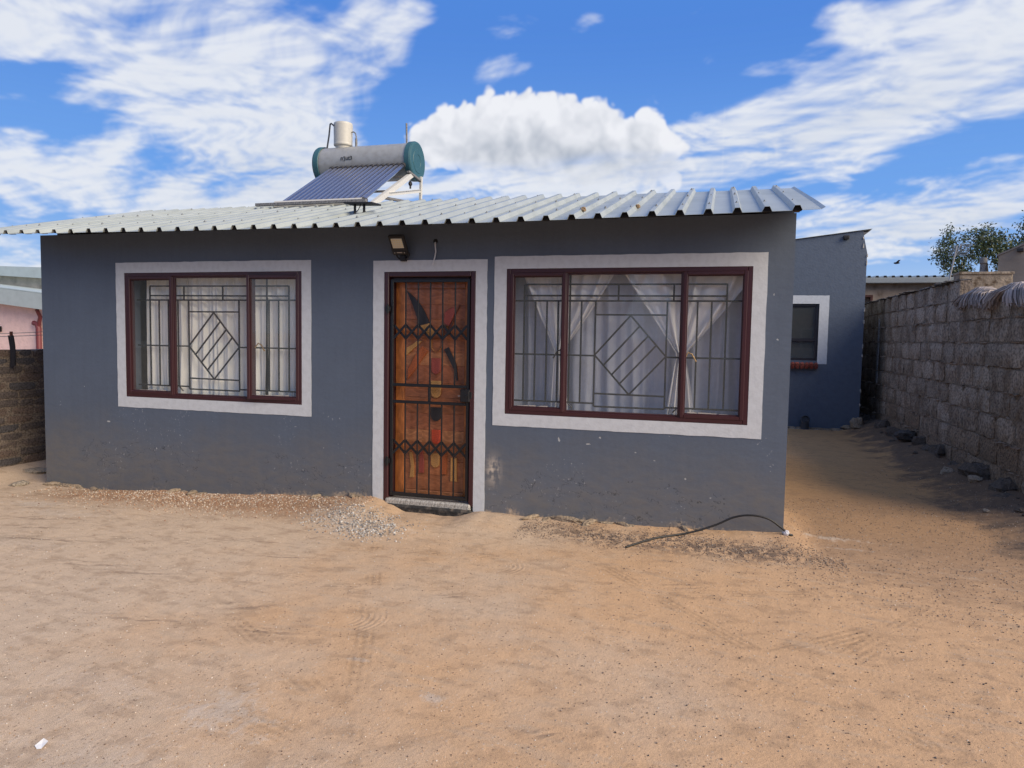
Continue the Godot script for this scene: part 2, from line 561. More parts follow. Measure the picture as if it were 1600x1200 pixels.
func _ground_row(j: int) -> void:
	var row := PackedByteArray()
	row.resize(GPX * 3)
	var hi := PackedByteArray()
	hi.resize(GPX)
	var z := lerpf(GZ0, GZ1, (j + 0.5) / GPX)
	for i in GPX:
		var x := lerpf(GX0, GX1, (i + 0.5) / GPX)
		var big := gn_big.get_noise_2d(x * 0.9 + 20.0, z * 0.9)
		var mid := gn_mid.get_noise_2d(x, z)
		var fine := gn_fine.get_noise_2d(x, z)
		var grit := gn_grit.get_noise_2d(x, z)
		var tint := smoothstep(-0.75, 0.75, (x + 1.9) * 0.28 + big * 0.9 + mid * 0.35)
		var c := Color(0.62, 0.475, 0.345).lerp(Color(0.635, 0.410, 0.240), tint)
		var h := 0.5 + 0.10 * fine + 0.10 * grit + 0.06 * mid
		# dark soil by the block wall, with the wall's soft shade painted in
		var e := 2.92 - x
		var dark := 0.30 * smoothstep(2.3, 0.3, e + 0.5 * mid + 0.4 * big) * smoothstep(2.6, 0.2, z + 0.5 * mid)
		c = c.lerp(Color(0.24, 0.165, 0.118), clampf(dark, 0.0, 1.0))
		# trodden brown soil at the passage entrance, darkened to paint in the wall's shadow
		var mouth := smoothstep(0.35, 0.9, x + 0.15 * mid) * smoothstep(1.25 + 0.35 * (x - 0.6), -0.25, z + 0.55 * mid + 0.25 * fine)
		c = c.lerp(Color(c.r * 1.0, c.g * 0.92, c.b * 0.76), smoothstep(0.4, -1.0, z) * smoothstep(0.35, 0.9, x))
		c = c.lerp(Color(0.33, 0.215, 0.135), 0.72 * mouth * smoothstep(-2.6, -1.2, z))
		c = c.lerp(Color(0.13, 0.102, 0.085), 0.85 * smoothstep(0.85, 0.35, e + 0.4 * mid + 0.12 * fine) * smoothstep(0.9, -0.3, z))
		# chips and litter against the house wall
		if z > -0.1 and z < 1.3 and x < 1.0:
			var litter := smoothstep(-0.35, 0.25, mid + 0.5 * fine + 0.35) * smoothstep(0.85, 0.35, z + 0.12 * big) * smoothstep(-6.7, -6.0, x) * smoothstep(-2.7, -3.5, x)
			c = c.lerp(Color(0.34, 0.19, 0.105), 0.75 * litter)
			h += 0.12 * litter * grit
			var black := smoothstep(-0.2, 0.35, fine + 0.4 * mid + 0.1) * exp(-pow((z - 0.38 - 0.06 * (x + 0.5)) / 0.20, 2.0)) * smoothstep(-1.7, -0.9, x) * smoothstep(1.0, 0.4, x)
			c = c.lerp(Color(0.13, 0.10, 0.085), 0.85 * black)
		# streaks trodden and swept into the crust
		var sweep := gn_fine.get_noise_2d(x * 0.16 + z * 0.05, z * 0.75 - x * 0.1)
		c = c.lerp(Color(0.34, 0.24, 0.17), 0.30 * smoothstep(-0.3, 0.5, z) * smoothstep(0.12, 0.5, sweep) * smoothstep(0.4, -0.7, tint * 1.4 - 0.7))
		c = c.lerp(Color(0.52, 0.40, 0.29), 0.35 * smoothstep(0.15, 0.55, -sweep) * smoothstep(-0.3, 0.5, z))
		c = c.lerp(Color(0.30, 0.20, 0.13), 0.30 * smoothstep(0.12, 0.45, gn_mid.get_noise_2d(x * 1.7 + 9.0, z * 2.6)))
		if z > -0.3:
			for q in PALES:
				var ax: float = (x - q[0]) / q[2]
				var az: float = (z - q[1]) / q[3]
				var d2 := ax * ax + az * az
				if d2 < 4.0:
					c = c.lerp(Color(0.58, 0.50, 0.42), 0.75 * q[4] * smoothstep(0.35, 0.95, exp(-d2) + 0.7 * fine + 0.5 * mid + 0.35 * grit))
			for q in SCUFFS:
				var ax: float = (x - q[0]) / q[2]
				var az: float = (z - q[1] + 0.12 * ax * q[2]) / q[3]
				var d2 := ax * ax + az * az
				if d2 < 4.0:
					var s := exp(-d2) * smoothstep(-0.1, 0.5, sin(az * 4.0 + ax * 3.0 + mid * 5.0) * 0.5 + fine)
					c = c.lerp(Color(0.20, 0.145, 0.11), 0.6 * s)
					h -= 0.2 * s
			var p := Vector2(x, z)
			for q in TRACKS:
				var d := seg_d(p, Vector2(q[0], q[1]), Vector2(q[2], q[3]))
				var w: float = q[4]
				if absf(d.x) < w:
					var s := smoothstep(w, w * 0.8, absf(d.x)) * 0.8 * smoothstep(-0.1, 0.6, mid + big * 0.8)
					var rib := sin(d.x * 150.0) * 0.75 + 0.35 * sin(d.y * 95.0 + absf(d.x) * 90.0)
					h += s * (0.09 * rib - 0.06)
					c = c.lerp(c * (0.87 + 0.13 * rib), s)
			for q in ARCS:
				var dx: float = x - q[0]
				var dz: float = z - q[1]
				var rr := sqrt(dx * dx + dz * dz)
				if rr < q[2] + 0.06:
					var an := atan2(dz, dx)
					var s: float = smoothstep(q[3], q[3] + 0.3, an) * (1.0 - smoothstep(q[4] - 0.3, q[4], an)) * smoothstep(0.07, 0.12, rr) * (1.0 - smoothstep(q[2] - 0.03, q[2], rr))
					var rib := sin(rr * 190.0)
					h += s * 0.07 * rib
					c = c.lerp(c * (1.0 + 0.06 * rib), s)
		var k := 1.0 + 0.08 * grit + 0.08 * fine
		c = c * k
		if grit > 0.70:
			c = c.lerp(Color(0.62, 0.55, 0.47), 0.6)
		elif grit < -0.68:
			c = c.lerp(Color(0.12, 0.085, 0.065), 0.55)
		c = c.linear_to_srgb()
		row[i * 3] = clampi(int(c.r * 255.0), 0, 255)
		row[i * 3 + 1] = clampi(int(c.g * 255.0), 0, 255)
		row[i * 3 + 2] = clampi(int(c.b * 255.0), 0, 255)
		hi[i] = clampi(int(h * 255.0), 0, 255)
	g_rows[j] = row
	g_high[j] = hi

func rows_image(rows: Array, w: int, form: int) -> ImageTexture:
	var all := PackedByteArray()
	for q in rows:
		all.append_array(q)
	return ImageTexture.create_from_image(Image.create_from_data(w, rows.size(), false, form, all))

func steps_of(list: Array) -> PackedFloat32Array:
	var out := PackedFloat32Array()
	for q in list:
		var k := int(round((q[1] - q[0]) / q[2]))
		for i in k:
			out.append(q[0] + (q[1] - q[0]) * i / k)
	out.append(list[-1][1])
	return out

func make_ground() -> void:
	gn_big = noise(21, 0.45, 4)
	gn_mid = noise(22, 2.0, 4)
	gn_fine = noise(23, 11.0, 4)
	gn_grit = noise(24, 60.0, 2)
	g_rows.resize(GPX)
	g_high.resize(GPX)
	var job := WorkerThreadPool.add_group_task(_ground_row, GPX)
	WorkerThreadPool.wait_for_group_task_completion(job)
	var m := StandardMaterial3D.new()
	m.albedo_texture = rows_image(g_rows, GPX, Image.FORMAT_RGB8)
	m.heightmap_enabled = true
	m.heightmap_texture = rows_image(g_high, GPX, Image.FORMAT_L8)
	m.heightmap_scale = 1.4
	m.roughness = 0.97
	m.metallic_specular = 0.2
	m.detail_enabled = true
	m.detail_albedo = ntex(25, 0.17, 4, [[0.0, grey(0.40)], [0.28, grey(0.78)], [0.5, grey(0.95)], [0.8, grey(1.0)], [1.0, Color(1.0, 0.98, 0.95)]], 1024)
	m.detail_blend_mode = BaseMaterial3D.BLEND_MODE_MUL
	m.detail_uv_layer = BaseMaterial3D.DETAIL_UV_2
	g_rows.clear()
	g_high.clear()
	var xs := steps_of([[-9.0, -7.2, 0.1], [-7.2, 3.0, 0.03], [3.0, 4.0, 0.1]])
	var zs := steps_of([[-11.0, -2.0, 0.1], [-2.0, 0.0, 0.05], [0.0, 5.4, 0.03]])
	var nx := xs.size()
	var nzc := zs.size()
	var v := PackedVector3Array()
	var t := PackedVector2Array()
	var t2 := PackedVector2Array()
	v.resize(nx * nzc)
	t.resize(nx * nzc)
	t2.resize(nx * nzc)
	for j in nzc:
		for i in nx:
			var x := xs[i]
			var z := zs[j]
			v[j * nx + i] = Vector3(x, land(x, z), z)
			t[j * nx + i] = Vector2((x - GX0) / (GX1 - GX0), (z - GZ0) / (GZ1 - GZ0))
			t2[j * nx + i] = Vector2(x, z) / 0.83
	var nr := PackedVector3Array()
	nr.resize(nx * nzc)
	for j in nzc:
		for i in nx:
			var a := v[j * nx + maxi(i - 1, 0)]
			var b := v[j * nx + mini(i + 1, nx - 1)]
			var d := v[maxi(j - 1, 0) * nx + i]
			var e := v[mini(j + 1, nzc - 1) * nx + i]
			nr[j * nx + i] = (e - d).cross(b - a).normalized()
	var ix := PackedInt32Array()
	for j in nzc - 1:
		for i in nx - 1:
			var a := j * nx + i
			ix.append_array([a, a + 1, a + nx, a + 1, a + nx + 1, a + nx])
	var arr := []
	arr.resize(Mesh.ARRAY_MAX)
	arr[Mesh.ARRAY_VERTEX] = v
	arr[Mesh.ARRAY_NORMAL] = nr
	arr[Mesh.ARRAY_TEX_UV] = t
	arr[Mesh.ARRAY_TEX_UV2] = t2
	arr[Mesh.ARRAY_INDEX] = ix
	var am := ArrayMesh.new()
	am.add_surface_from_arrays(Mesh.PRIMITIVE_TRIANGLES, arr)
	var o := part("ground", am, m, self)
	o.set_meta("kind", "structure")
	# the plain beyond, one sheet to the horizon
	var pm := PlaneMesh.new()
	pm.size = Vector2(3000, 3000)
	var far := part("terrain", pm, mat(lin(0.50, 0.36, 0.25), 0.95, 0.0, M.mottle, 0.2), self, Transform3D(Basis.IDENTITY, Vector3(0, -0.4, 0)))
	far.set_meta("kind", "structure")
	# street side of the yard, outside the frame
	var g := MB.new()
	g.span(Vector3(-30, -0.39, 5.36), Vector3(20, -0.115, 40))
	var yard := put("street_ground", g, mat(lin(0.26, 0.19, 0.14), 0.95, 0.0, M.mottle, 0.2), self)
	yard.set_meta("kind", "structure")

# ------------------------------------------------------------------ loose stones (nobody could count them)
func scatter(called: String, label: String, count: int, cols: Array, place: Callable, smin: float, smax: float, lift := 0.2) -> void:
	var b := MB.new()
	b.stone(Vector3.ZERO, Vector3(1.0, 0.72, 0.85), rng, 3, 5, 0.25)
	var mm := MultiMesh.new()
	mm.transform_format = MultiMesh.TRANSFORM_3D
	mm.use_colors = true
	mm.mesh = b.commit()
	mm.instance_count = count
	for i in count:
		var p: Vector2 = place.call()
		var s: float = lerpf(smin, smax, pow(rng.randf(), 2.5))
		var bs := Basis.from_euler(Vector3(rng.randf_range(-0.5, 0.5), rng.randf() * TAU, rng.randf_range(-0.5, 0.5))).scaled(Vector3.ONE * s)
		mm.set_instance_transform(i, Transform3D(bs, Vector3(p.x, land(p.x, p.y) + s * lift, p.y)))
		var c: Color = cols[rng.randi() % cols.size()]
		mm.set_instance_color(i, c * rng.randf_range(0.7, 1.25))
	var o := MultiMeshInstance3D.new()
	o.multimesh = mm
	o.material_override = M.grit
	o.name = called
	o.set_meta("kind", "stuff")
	tag(o, label, "gravel")
	add_child(o, true)

# ------------------------------------------------------------------ the painted front wall's surface
const WPX := 2048
const WPY := 720
var w_rows := []
var w_high := []
var wn_a: FastNoiseLite
var wn_b: FastNoiseLite
var wn_c: FastNoiseLite
const WX0 := -6.84
const WX1 := 0.56
var paint := Color(0.094, 0.120, 0.165)
# chips in the paint: x, y, half width, half height
const CHIPS := [[-6.0, 0.55, 0.022, 0.012], [-5.4, 0.30, 0.006, 0.02], [-3.5, 0.42, 0.012, 0.006], [-1.25, 0.62, 0.01, 0.03], [-0.9, 0.66, 0.012, 0.02], [-1.0, 0.60, 0.03, 0.006], [-0.45, 0.50, 0.012, 0.012], [0.1, 0.62, 0.012, 0.01], [-0.2, 0.36, 0.01, 0.01], [-0.6, 0.55, 0.02, 0.006], [0.42, 1.85, 0.012, 0.02], [0.46, 1.5, 0.01, 0.012], [-0.15, 0.28, 0.008, 0.008], [-6.3, 0.9, 0.01, 0.005], [-5.0, 0.5, 0.012, 0.005], [0.0, 0.22, 0.015, 0.006]]

func _wall_row(j: int) -> void:
	var row := PackedByteArray()
	row.resize(WPX * 3)
	var hi := PackedByteArray()
	hi.resize(WPX)
	var y := 2.5 - 2.75 * (j + 0.5) / WPY
	for i in WPX:
		var x := lerpf(WX0, WX1, (i + 0.5) / WPX)
		var a := wn_a.get_noise_2d(x, y)
		var b := wn_b.get_noise_2d(x, y * 2.2)
		var f := wn_c.get_noise_2d(x, y)
		var run := wn_b.get_noise_2d(x * 2.6, y * 0.16)
		var c := paint * (1.0 + 0.10 * a + 0.05 * f + 0.05 * run)
		var h := 0.5 + 0.22 * b + 0.05 * f
		# splashed soil on the lowest band
		var dirt := smoothstep(0.75, 0.0, y + 0.25 * a) * (0.7 + 0.4 * b)
		c = c.lerp(Color(0.215, 0.185, 0.140), clampf(dirt, 0.0, 1.0) * 0.5)
		# plaster broken off along the foot
		var gone := smoothstep(0.02, 0.10, foot(x) + 0.055 + 0.10 * a + 0.05 * f - y)
		c = c.lerp(Color(0.42, 0.33, 0.24) * (1.0 + 0.3 * f), 0.9 * gone * smoothstep(-0.15, 0.15, wn_a.get_noise_2d(x * 1.5, 4.0) + 0.1))
		h -= 0.3 * gone
		# hairline cracks low on the wall
		var crack := absf(wn_b.get_noise_2d(x * 0.55 + 3.0, y * 0.9))
		if crack < 0.012 and y < 0.35 and a > -0.05:
			c = c * 0.55
			h -= 0.25
		# fine white scuffs
		if f > 0.56 and a > 0.12 and y < 0.75:
			c = c.lerp(Color(0.45, 0.46, 0.47), 0.5)
		for q in CHIPS:
			var dx: float = (x - q[0] + 0.3 * (y - q[1])) / q[2]
			var dy: float = (y - q[1]) / q[3]
			if dx * dx + dy * dy + 1.3 * f < 0.25:
				c = Color(0.42, 0.43, 0.43)
				h -= 0.2
		# the rubbed patch right of the door
		var sx := (x + 1.83) / 0.055
		var sy := (y - 0.32) / 0.10
		var rub := exp(-(sx * sx + sy * sy)) * smoothstep(-0.35, 0.3, 0.8 * b + 0.9 * wn_b.get_noise_2d(x * 3.0, y * 0.8))
		c = c.lerp(Color(0.56, 0.49, 0.41), clampf(rub * 1.1, 0.0, 1.0))
		c = c.linear_to_srgb()
		row[i * 3] = clampi(int(c.r * 255.0), 0, 255)
		row[i * 3 + 1] = clampi(int(c.g * 255.0), 0, 255)
		row[i * 3 + 2] = clampi(int(c.b * 255.0), 0, 255)
		hi[i] = clampi(int(h * 255.0), 0, 255)
	w_rows[j] = row
	w_high[j] = hi

func wall_material() -> StandardMaterial3D:
	wn_a = noise(31, 1.1, 4)
	wn_b = noise(32, 5.0, 4)
	wn_c = noise(33, 26.0, 3)
	w_rows.resize(WPY)
	w_high.resize(WPY)
	var job := WorkerThreadPool.add_group_task(_wall_row, WPY)
	WorkerThreadPool.wait_for_group_task_completion(job)
	var m := StandardMaterial3D.new()
	m.albedo_texture = rows_image(w_rows, WPX, Image.FORMAT_RGB8)
	m.heightmap_enabled = true
	m.heightmap_texture = rows_image(w_high, WPX, Image.FORMAT_L8)
	m.heightmap_scale = 0.35
	m.roughness = 0.62
	m.texture_repeat = false
	m.uv1_scale = Vector3(1.0 / (WX1 - WX0), 1.0 / 2.75, 1.0)
	m.uv1_offset = Vector3(-WX0 / (WX1 - WX0), 2.5 / 2.75, 0.0)
	return m

# a wall slab facing +z with square holes [x0, x1, y0, y1]
func holed(b: MB, x0: float, x1: float, y0: float, y1: float, zf: float, zb: float, holes: Array) -> void:
	var xs := [x0, x1]
	var ys := [y0, y1]
	for h in holes:
		for q in [h[0], h[1]]:
			if q > x0 and q < x1 and not xs.has(q):
				xs.append(q)
		for q in [h[2], h[3]]:
			if q > y0 and q < y1 and not ys.has(q):
				ys.append(q)
	xs.sort()
	ys.sort()
	for i in xs.size() - 1:
		for j in ys.size() - 1:
			var mx: float = (xs[i] + xs[i + 1]) * 0.5
			var my: float = (ys[j] + ys[j + 1]) * 0.5
			var open := false
			for h in holes:
				if mx > h[0] and mx < h[1] and my > h[2] and my < h[3]:
					open = true
			if open:
				continue
			for s in [[zf, 1.0], [zb, -1.0]]:
				b.poly([Vector3(xs[i], ys[j], s[0]), Vector3(xs[i + 1], ys[j], s[0]), Vector3(xs[i + 1], ys[j + 1], s[0]), Vector3(xs[i], ys[j + 1], s[0])], Vector3(0, 0, s[1]))
	for h in holes:
		var lo: float = maxf(h[2], y0)
		b.poly([Vector3(h[0], lo, zf), Vector3(h[0], h[3], zf), Vector3(h[0], h[3], zb), Vector3(h[0], lo, zb)], Vector3.RIGHT)
		b.poly([Vector3(h[1], lo, zf), Vector3(h[1], h[3], zf), Vector3(h[1], h[3], zb), Vector3(h[1], lo, zb)], Vector3.LEFT)
		b.poly([Vector3(h[0], h[3], zf), Vector3(h[1], h[3], zf), Vector3(h[1], h[3], zb), Vector3(h[0], h[3], zb)], Vector3.DOWN)
		if h[2] > y0:
			b.poly([Vector3(h[0], h[2], zf), Vector3(h[1], h[2], zf), Vector3(h[1], h[2], zb), Vector3(h[0], h[2], zb)], Vector3.UP)
	b.poly([Vector3(x0, y0, zf), Vector3(x0, y1, zf), Vector3(x0, y1, zb), Vector3(x0, y0, zb)], Vector3.LEFT)
	b.poly([Vector3(x1, y0, zf), Vector3(x1, y1, zf), Vector3(x1, y1, zb), Vector3(x1, y0, zb)], Vector3.RIGHT)
	b.poly([Vector3(x0, y1, zf), Vector3(x1, y1, zf), Vector3(x1, y1, zb), Vector3(x0, y1, zb)], Vector3.UP)

# a hand painted band: a thin coat whose edges wander a little
func band(b: MB, x0: float, x1: float, y0: float, y1: float, z: float, th: float, free := [0.004, 0.004, 0.004, 0.004]) -> void:
	var upright := y1 - y0 > x1 - x0
	var length := y1 - y0 if upright else x1 - x0
	var k := maxi(2, int(length / 0.07))
	var last := []
	for i in k + 1:
		var s := float(i) / k
		var p: Vector2
		var q: Vector2
		if upright:
			var y := lerpf(y0, y1, s)
			p = Vector2(x0 + rng.randf_range(-1, 1) * free[0], y)
			q = Vector2(x1 + rng.randf_range(-1, 1) * free[1], y)
		else:
			var x := lerpf(x0, x1, s)
			p = Vector2(x, y0 + rng.randf_range(-1, 1) * free[2])
			q = Vector2(x, y1 + rng.randf_range(-1, 1) * free[3])
		var now := [p, q]
		if i > 0:
			var f := [Vector3(last[0].x, last[0].y, z + th), Vector3(p.x, p.y, z + th), Vector3(q.x, q.y, z + th), Vector3(last[1].x, last[1].y, z + th)]
			b.poly(f, Vector3.BACK)
			for e in [[0, 1], [3, 2]]:
				var u: Vector3 = f[e[0]]
				var w: Vector3 = f[e[1]]
				var away := (Vector3.LEFT if upright else Vector3.DOWN) * (1.0 if e[0] == 0 else -1.0)
				b.poly([u, w, w - Vector3(0, 0, th + 0.004), u - Vector3(0, 0, th + 0.004)], away)
		if i == 0 or i == k:
			b.poly([Vector3(p.x, p.y, z - 0.004), Vector3(q.x, q.y, z - 0.004), Vector3(q.x, q.y, z + th), Vector3(p.x, p.y, z + th)], ((Vector3.DOWN if upright else Vector3.LEFT) if i == 0 else (Vector3.UP if upright else Vector3.RIGHT)))
		last = now

func surround(parent: Node, x0: float, x1: float, y0: float, y1: float, h: Array, z := 0.0) -> MeshInstance3D:
	var b := MB.new()
	var e := 0.0022
	band(b, x0, x1, h[3], y1, z, 0.004, [e, e, 0.0, e])
	if y0 < h[2]:
		band(b, x0, x1, y0, h[2], z, 0.004, [e, e, e, 0.0])
	band(b, x0, h[0], maxf(h[2], y0), h[3], z, 0.004, [e, 0.0, e, e])
	band(b, h[1], x1, maxf(h[2], y0), h[3], z, 0.004, [0.0, e, e, e])
	return put("window_surround" if y0 < h[2] else "door_surround", b, M.trim, parent)

func frame_ring(b: MB, x0: float, x1: float, y0: float, y1: float, w: float, z0: float, z1: float, bevel := 0.004) -> void:
	b.span(Vector3(x0, y0, z0), Vector3(x0 + w, y1, z1), bevel)
	b.span(Vector3(x1 - w, y0, z0), Vector3(x1, y1, z1), bevel)
	b.span(Vector3(x0 + w, y1 - w, z0), Vector3(x1 - w, y1, z1), bevel)
	b.span(Vector3(x0 + w, y0, z0), Vector3(x1 - w, y0 + w, z1), bevel)

func pane_mesh(x0: float, x1: float, y0: float, y1: float, z: float) -> MB:
	var b := MB.new()
	b.poly([Vector3(x0, y0, z), Vector3(x1, y0, z), Vector3(x1, y1, z), Vector3(x0, y1, z)], Vector3.BACK)
	return b

func steel_window(house: Node, h: Array, ma: float, mb_: float, open: float) -> void:
	var b := MB.new()
	frame_ring(b, h[0], h[1], h[2], h[3], 0.038, -0.055, 0.004, 0.005)
	frame_ring(b, h[0] + 0.03, h[1] - 0.03, h[2] + 0.03, h[3] - 0.03, 0.022, -0.075, -0.022, 0.003)
	for x in [ma, mb_]:
		b.span(Vector3(x - 0.02, h[2] + 0.036, -0.06), Vector3(x + 0.02, h[3] - 0.036, -0.004), 0.005)
	var win := put("window", b, M.maroon, house)
	# two side casements and the fixed middle light
	for k in 2:
		var x0: float = h[0] + 0.034 if k == 0 else mb_ - 0.012
		var x1: float = ma + 0.012 if k == 0 else h[1] - 0.034
		var y0: float = h[2] + 0.034
		var y1: float = h[3] - 0.034
		var piv := Vector3(x1 if k == 1 else x0, 0, -0.008)
		var turn := Transform3D(Basis(Vector3.UP, 0.0 if k == 0 else open), piv) * Transform3D(Basis.IDENTITY, -piv)
		var f := MB.new()
		f.xf = turn
		frame_ring(f, x0, x1, y0, y1, 0.03, -0.03, 0.008, 0.004)
		frame_ring(f, x0 + 0.025, x1 - 0.025, y0 + 0.025, y1 - 0.025, 0.014, -0.034, -0.012, 0.002)
		put("casement_frame", f, M.maroon, win)
		var g := pane_mesh(x0 + 0.032, x1 - 0.032, y0 + 0.032, y1 - 0.032, -0.02)
		var gx := MB.new()
		gx.xf = turn
		gx.poly([Vector3(x0 + 0.032, y0 + 0.032, -0.02), Vector3(x1 - 0.032, y0 + 0.032, -0.02), Vector3(x1 - 0.032, y1 - 0.032, -0.02), Vector3(x0 + 0.032, y1 - 0.032, -0.02)], Vector3.BACK)
		g = gx
		put("pane", g, M.glass, win)
		var pt := MB.new()
		pt.xf = turn
		for q in 9:
			var s := rng.randf_range(0.05, 0.95)
			var l := rng.randf_range(0.02, 0.07)
			pt.span(Vector3(lerpf(x0 + 0.04, x1 - 0.12, s), y0 + 0.034, -0.019), Vector3(lerpf(x0 + 0.04, x1 - 0.12, s) + l, y0 + 0.041 + rng.randf() * 0.008, -0.0165 + q * 0.0002), 0.0)
		put("putty", pt, M.putty, win).set_meta("kind", "stuff")
		# handle inside the glass
		var hd := MB.new()
		var hx: float = x1 - 0.03 if k == 0 else x0 + 0.03
		var sg := -1.0 if k == 0 else 1.0
		hd.tube([Vector3(hx, 1.34, -0.045), Vector3(hx + sg * 0.02, 1.385, -0.07), Vector3(hx + sg * 0.05, 1.37, -0.075), Vector3(hx + sg * 0.085, 1.31, -0.075)], 0.007, 6)
		put("handle", hd, M.brass if k == 1 else M.dark_steel, win)
		var st := MB.new()
		st.tube([Vector3(hx - sg * 0.05, 0.93, -0.07), Vector3(hx - sg * 0.09, 0.89, -0.07)], 0.006, 5)
		put("window_stay", st, M.dark_steel, win)
	var gm := pane_mesh(ma + 0.016, mb_ - 0.016, h[2] + 0.036, h[3] - 0.036, -0.03)
	put("pane", gm, M.glass, win)
	var lip := MB.new()
	frame_ring(lip, ma + 0.018, mb_ - 0.018, h[2] + 0.036, h[3] - 0.036, 0.014, -0.034, -0.014, 0.002)
	put("glazing_bead", lip, M.maroon, win)

# burglar guard behind the glass: bars in [x, y] pairs
func guard(house: Node, xl: float, xr: float, cx: float, ups: Array, talls: Array, bits: Array) -> void:
	var g := holder("burglar_bars", house)
	var z := -0.095
	var bars := []
	for y in [1.80, 1.34]:
		if y > 1.5:
			bars.append([Vector2(xl, y), Vector2(xr, y)])
		else:
			bars.append([Vector2(xl, y), Vector2(cx - 0.295, y)])
			bars.append([Vector2(cx + 0.295, y), Vector2(xr, y)])
	bars.append([Vector2(xl, 0.935), Vector2(cx - 0.295, 0.935)])
	bars.append([Vector2(cx + 0.295, 0.925), Vector2(xr, 0.925)])
	bars.append([Vector2(cx - 0.295, 0.91), Vector2(cx + 0.295, 0.91)])
	var tl: float = talls[0]
	var tr: float = talls[1]
	bars.append([Vector2(tl, 1.94), Vector2(tr, 1.935)])
	bars.append([Vector2(tl, 1.845), Vector2(tr, 1.84)])
	for x in talls:
		bars.append([Vector2(x, 1.94), Vector2(x, 0.93)])
	for x in ups:
		bars.append([Vector2(x, 1.795), Vector2(x, 0.93)])
	for x in bits:
		bars.append([Vector2(x, 1.94), Vector2(x, 1.80)])
	for s in [-1.0, 1.0]:
		bars.append([Vector2(cx + s * 0.295, 1.80), Vector2(cx + s * 0.295, 0.91)])
	bars.append([Vector2(cx - 0.295, 1.685), Vector2(cx + 0.295, 1.685)])
	bars.append([Vector2(cx - 0.295, 1.02), Vector2(cx + 0.295, 1.015)])
	var T := Vector2(cx, 1.68)
	var L := Vector2(cx - 0.295, 1.345)
	var B := Vector2(cx, 1.02)
	var R := Vector2(cx + 0.295, 1.345)
	for e in [[T, L], [L, B], [B, R], [R, T]]:
		bars.append(e)
	for s in [0.26, 0.5, 0.73]:
		bars.append([T.lerp(R, s), L.lerp(B, s)])
	var i := 0
	for q in bars:
		var b := MB.new()
		var zz := z - 0.004 * (i % 2)
		b.bar(Vector3(q[0].x, q[0].y, zz), Vector3(q[1].x, q[1].y, zz), 0.0145, 0.012, Vector3.BACK, 0.002)
		put("bar", b, M.bar_paint, g)
		i += 1

# a hanging cloth: x range at the top, folds along it
func cloth_sheet(x0: float, x1: float, y0: float, y1: float, z: float, folds: float, amp: float, s: int) -> MB:
	var b := MB.new()
	var nf := noise(s, 1.0, 3)
	var nx := int((x1 - x0) / 0.012)
	var ny := 14
	var p := []
	var m := []
	var depth := func(x: float, y: float) -> float:
		return z + amp * (sin(x * folds + 2.5 * nf.get_noise_2d(x * 2.0, 0.0)) * (0.8 + 0.4 * nf.get_noise_2d(x * 3.0, 9.0)) + 0.5 * sin(x * folds * 2.3 + 3.0 * nf.get_noise_2d(x * 3.0, y * 0.4)) + 0.5 * nf.get_noise_2d(x * 4.0, y * 0.8))
	for j in ny + 1:
		var rp := []
		var rm := []
		for i in nx + 1:
			var x := lerpf(x0, x1, float(i) / nx)
			var y := lerpf(y0, y1, float(j) / ny)
			var d: float = depth.call(x, y)
			var dx: float = (depth.call(x + 0.004, y) - d) / 0.004
			rp.append(Vector3(x, y, d))
			rm.append(Vector3(-dx, 0, 1).normalized())
		p.append(rp)
		m.append(rm)
	for j in ny:
		for i in nx:
			b.quad_n([p[j][i], p[j][i + 1], p[j + 1][i + 1], p[j + 1][i]], [m[j][i], m[j][i + 1], m[j + 1][i + 1], m[j + 1][i]])
	return b

# a curtain gathered by a tie: edges at the top, at the tie and at the hem
func tied_cloth(tl: float, tr: float, ty: float, kx: float, ky: float, bl: float, br: float, by: float, z: float, s: int) -> MB:
	var b := MB.new()
	var nf := noise(s, 1.0, 2)
	var nx := 72
	var ny := 40
	var p := []
	for j in ny + 1:
		var rp := []
		var v := float(j) / ny
		var y := lerpf(ty, by, v)
		for i in nx + 1:
			var u := float(i) / nx
			var l: float
			var r: float
			if y > ky:
				var q := (ty - y) / (ty - ky)
				var e := pow(q, 1.0 + 0.25 * sin(u * 9.0))
				l = lerpf(tl, kx - 0.03, e)
				r = lerpf(tr, kx + 0.03, e)
			else:
				var q := (ky - y) / (ky - by)
				var e := pow(q, 0.8)
				l = lerpf(kx - 0.03, bl, e)
				r = lerpf(kx + 0.03, br, e)
			var x := lerpf(l, r, u)
			var tight := 1.0 - clampf((r - l) / 0.5, 0.0, 1.0)
			var dz := 0.022 * (1.0 - 0.4 * tight) * sin(u * 46.0 + 3.0 * nf.get_noise_2d(u * 3.0, v)) + 0.012 * sin(u * 23.0 + 1.0)
			rp.append(Vector3(x, y, z + dz))
		p.append(rp)
	var nm := []
	for j in ny + 1:
		var rm := []
		for i in nx + 1:
			var a: Vector3 = p[j][maxi(i - 1, 0)]
			var c: Vector3 = p[j][mini(i + 1, nx)]
			var d: Vector3 = p[maxi(j - 1, 0)][i]
			var e: Vector3 = p[mini(j + 1, ny)][i]
			var q := (c - a).cross(d - e).normalized()
			rm.append(q if q.z > 0.0 else -q)
		nm.append(rm)
	for j in ny:
		for i in nx:
			b.quad_n([p[j][i], p[j][i + 1], p[j + 1][i + 1], p[j + 1][i]], [nm[j][i], nm[j][i + 1], nm[j + 1][i + 1], nm[j + 1][i]])
	return b

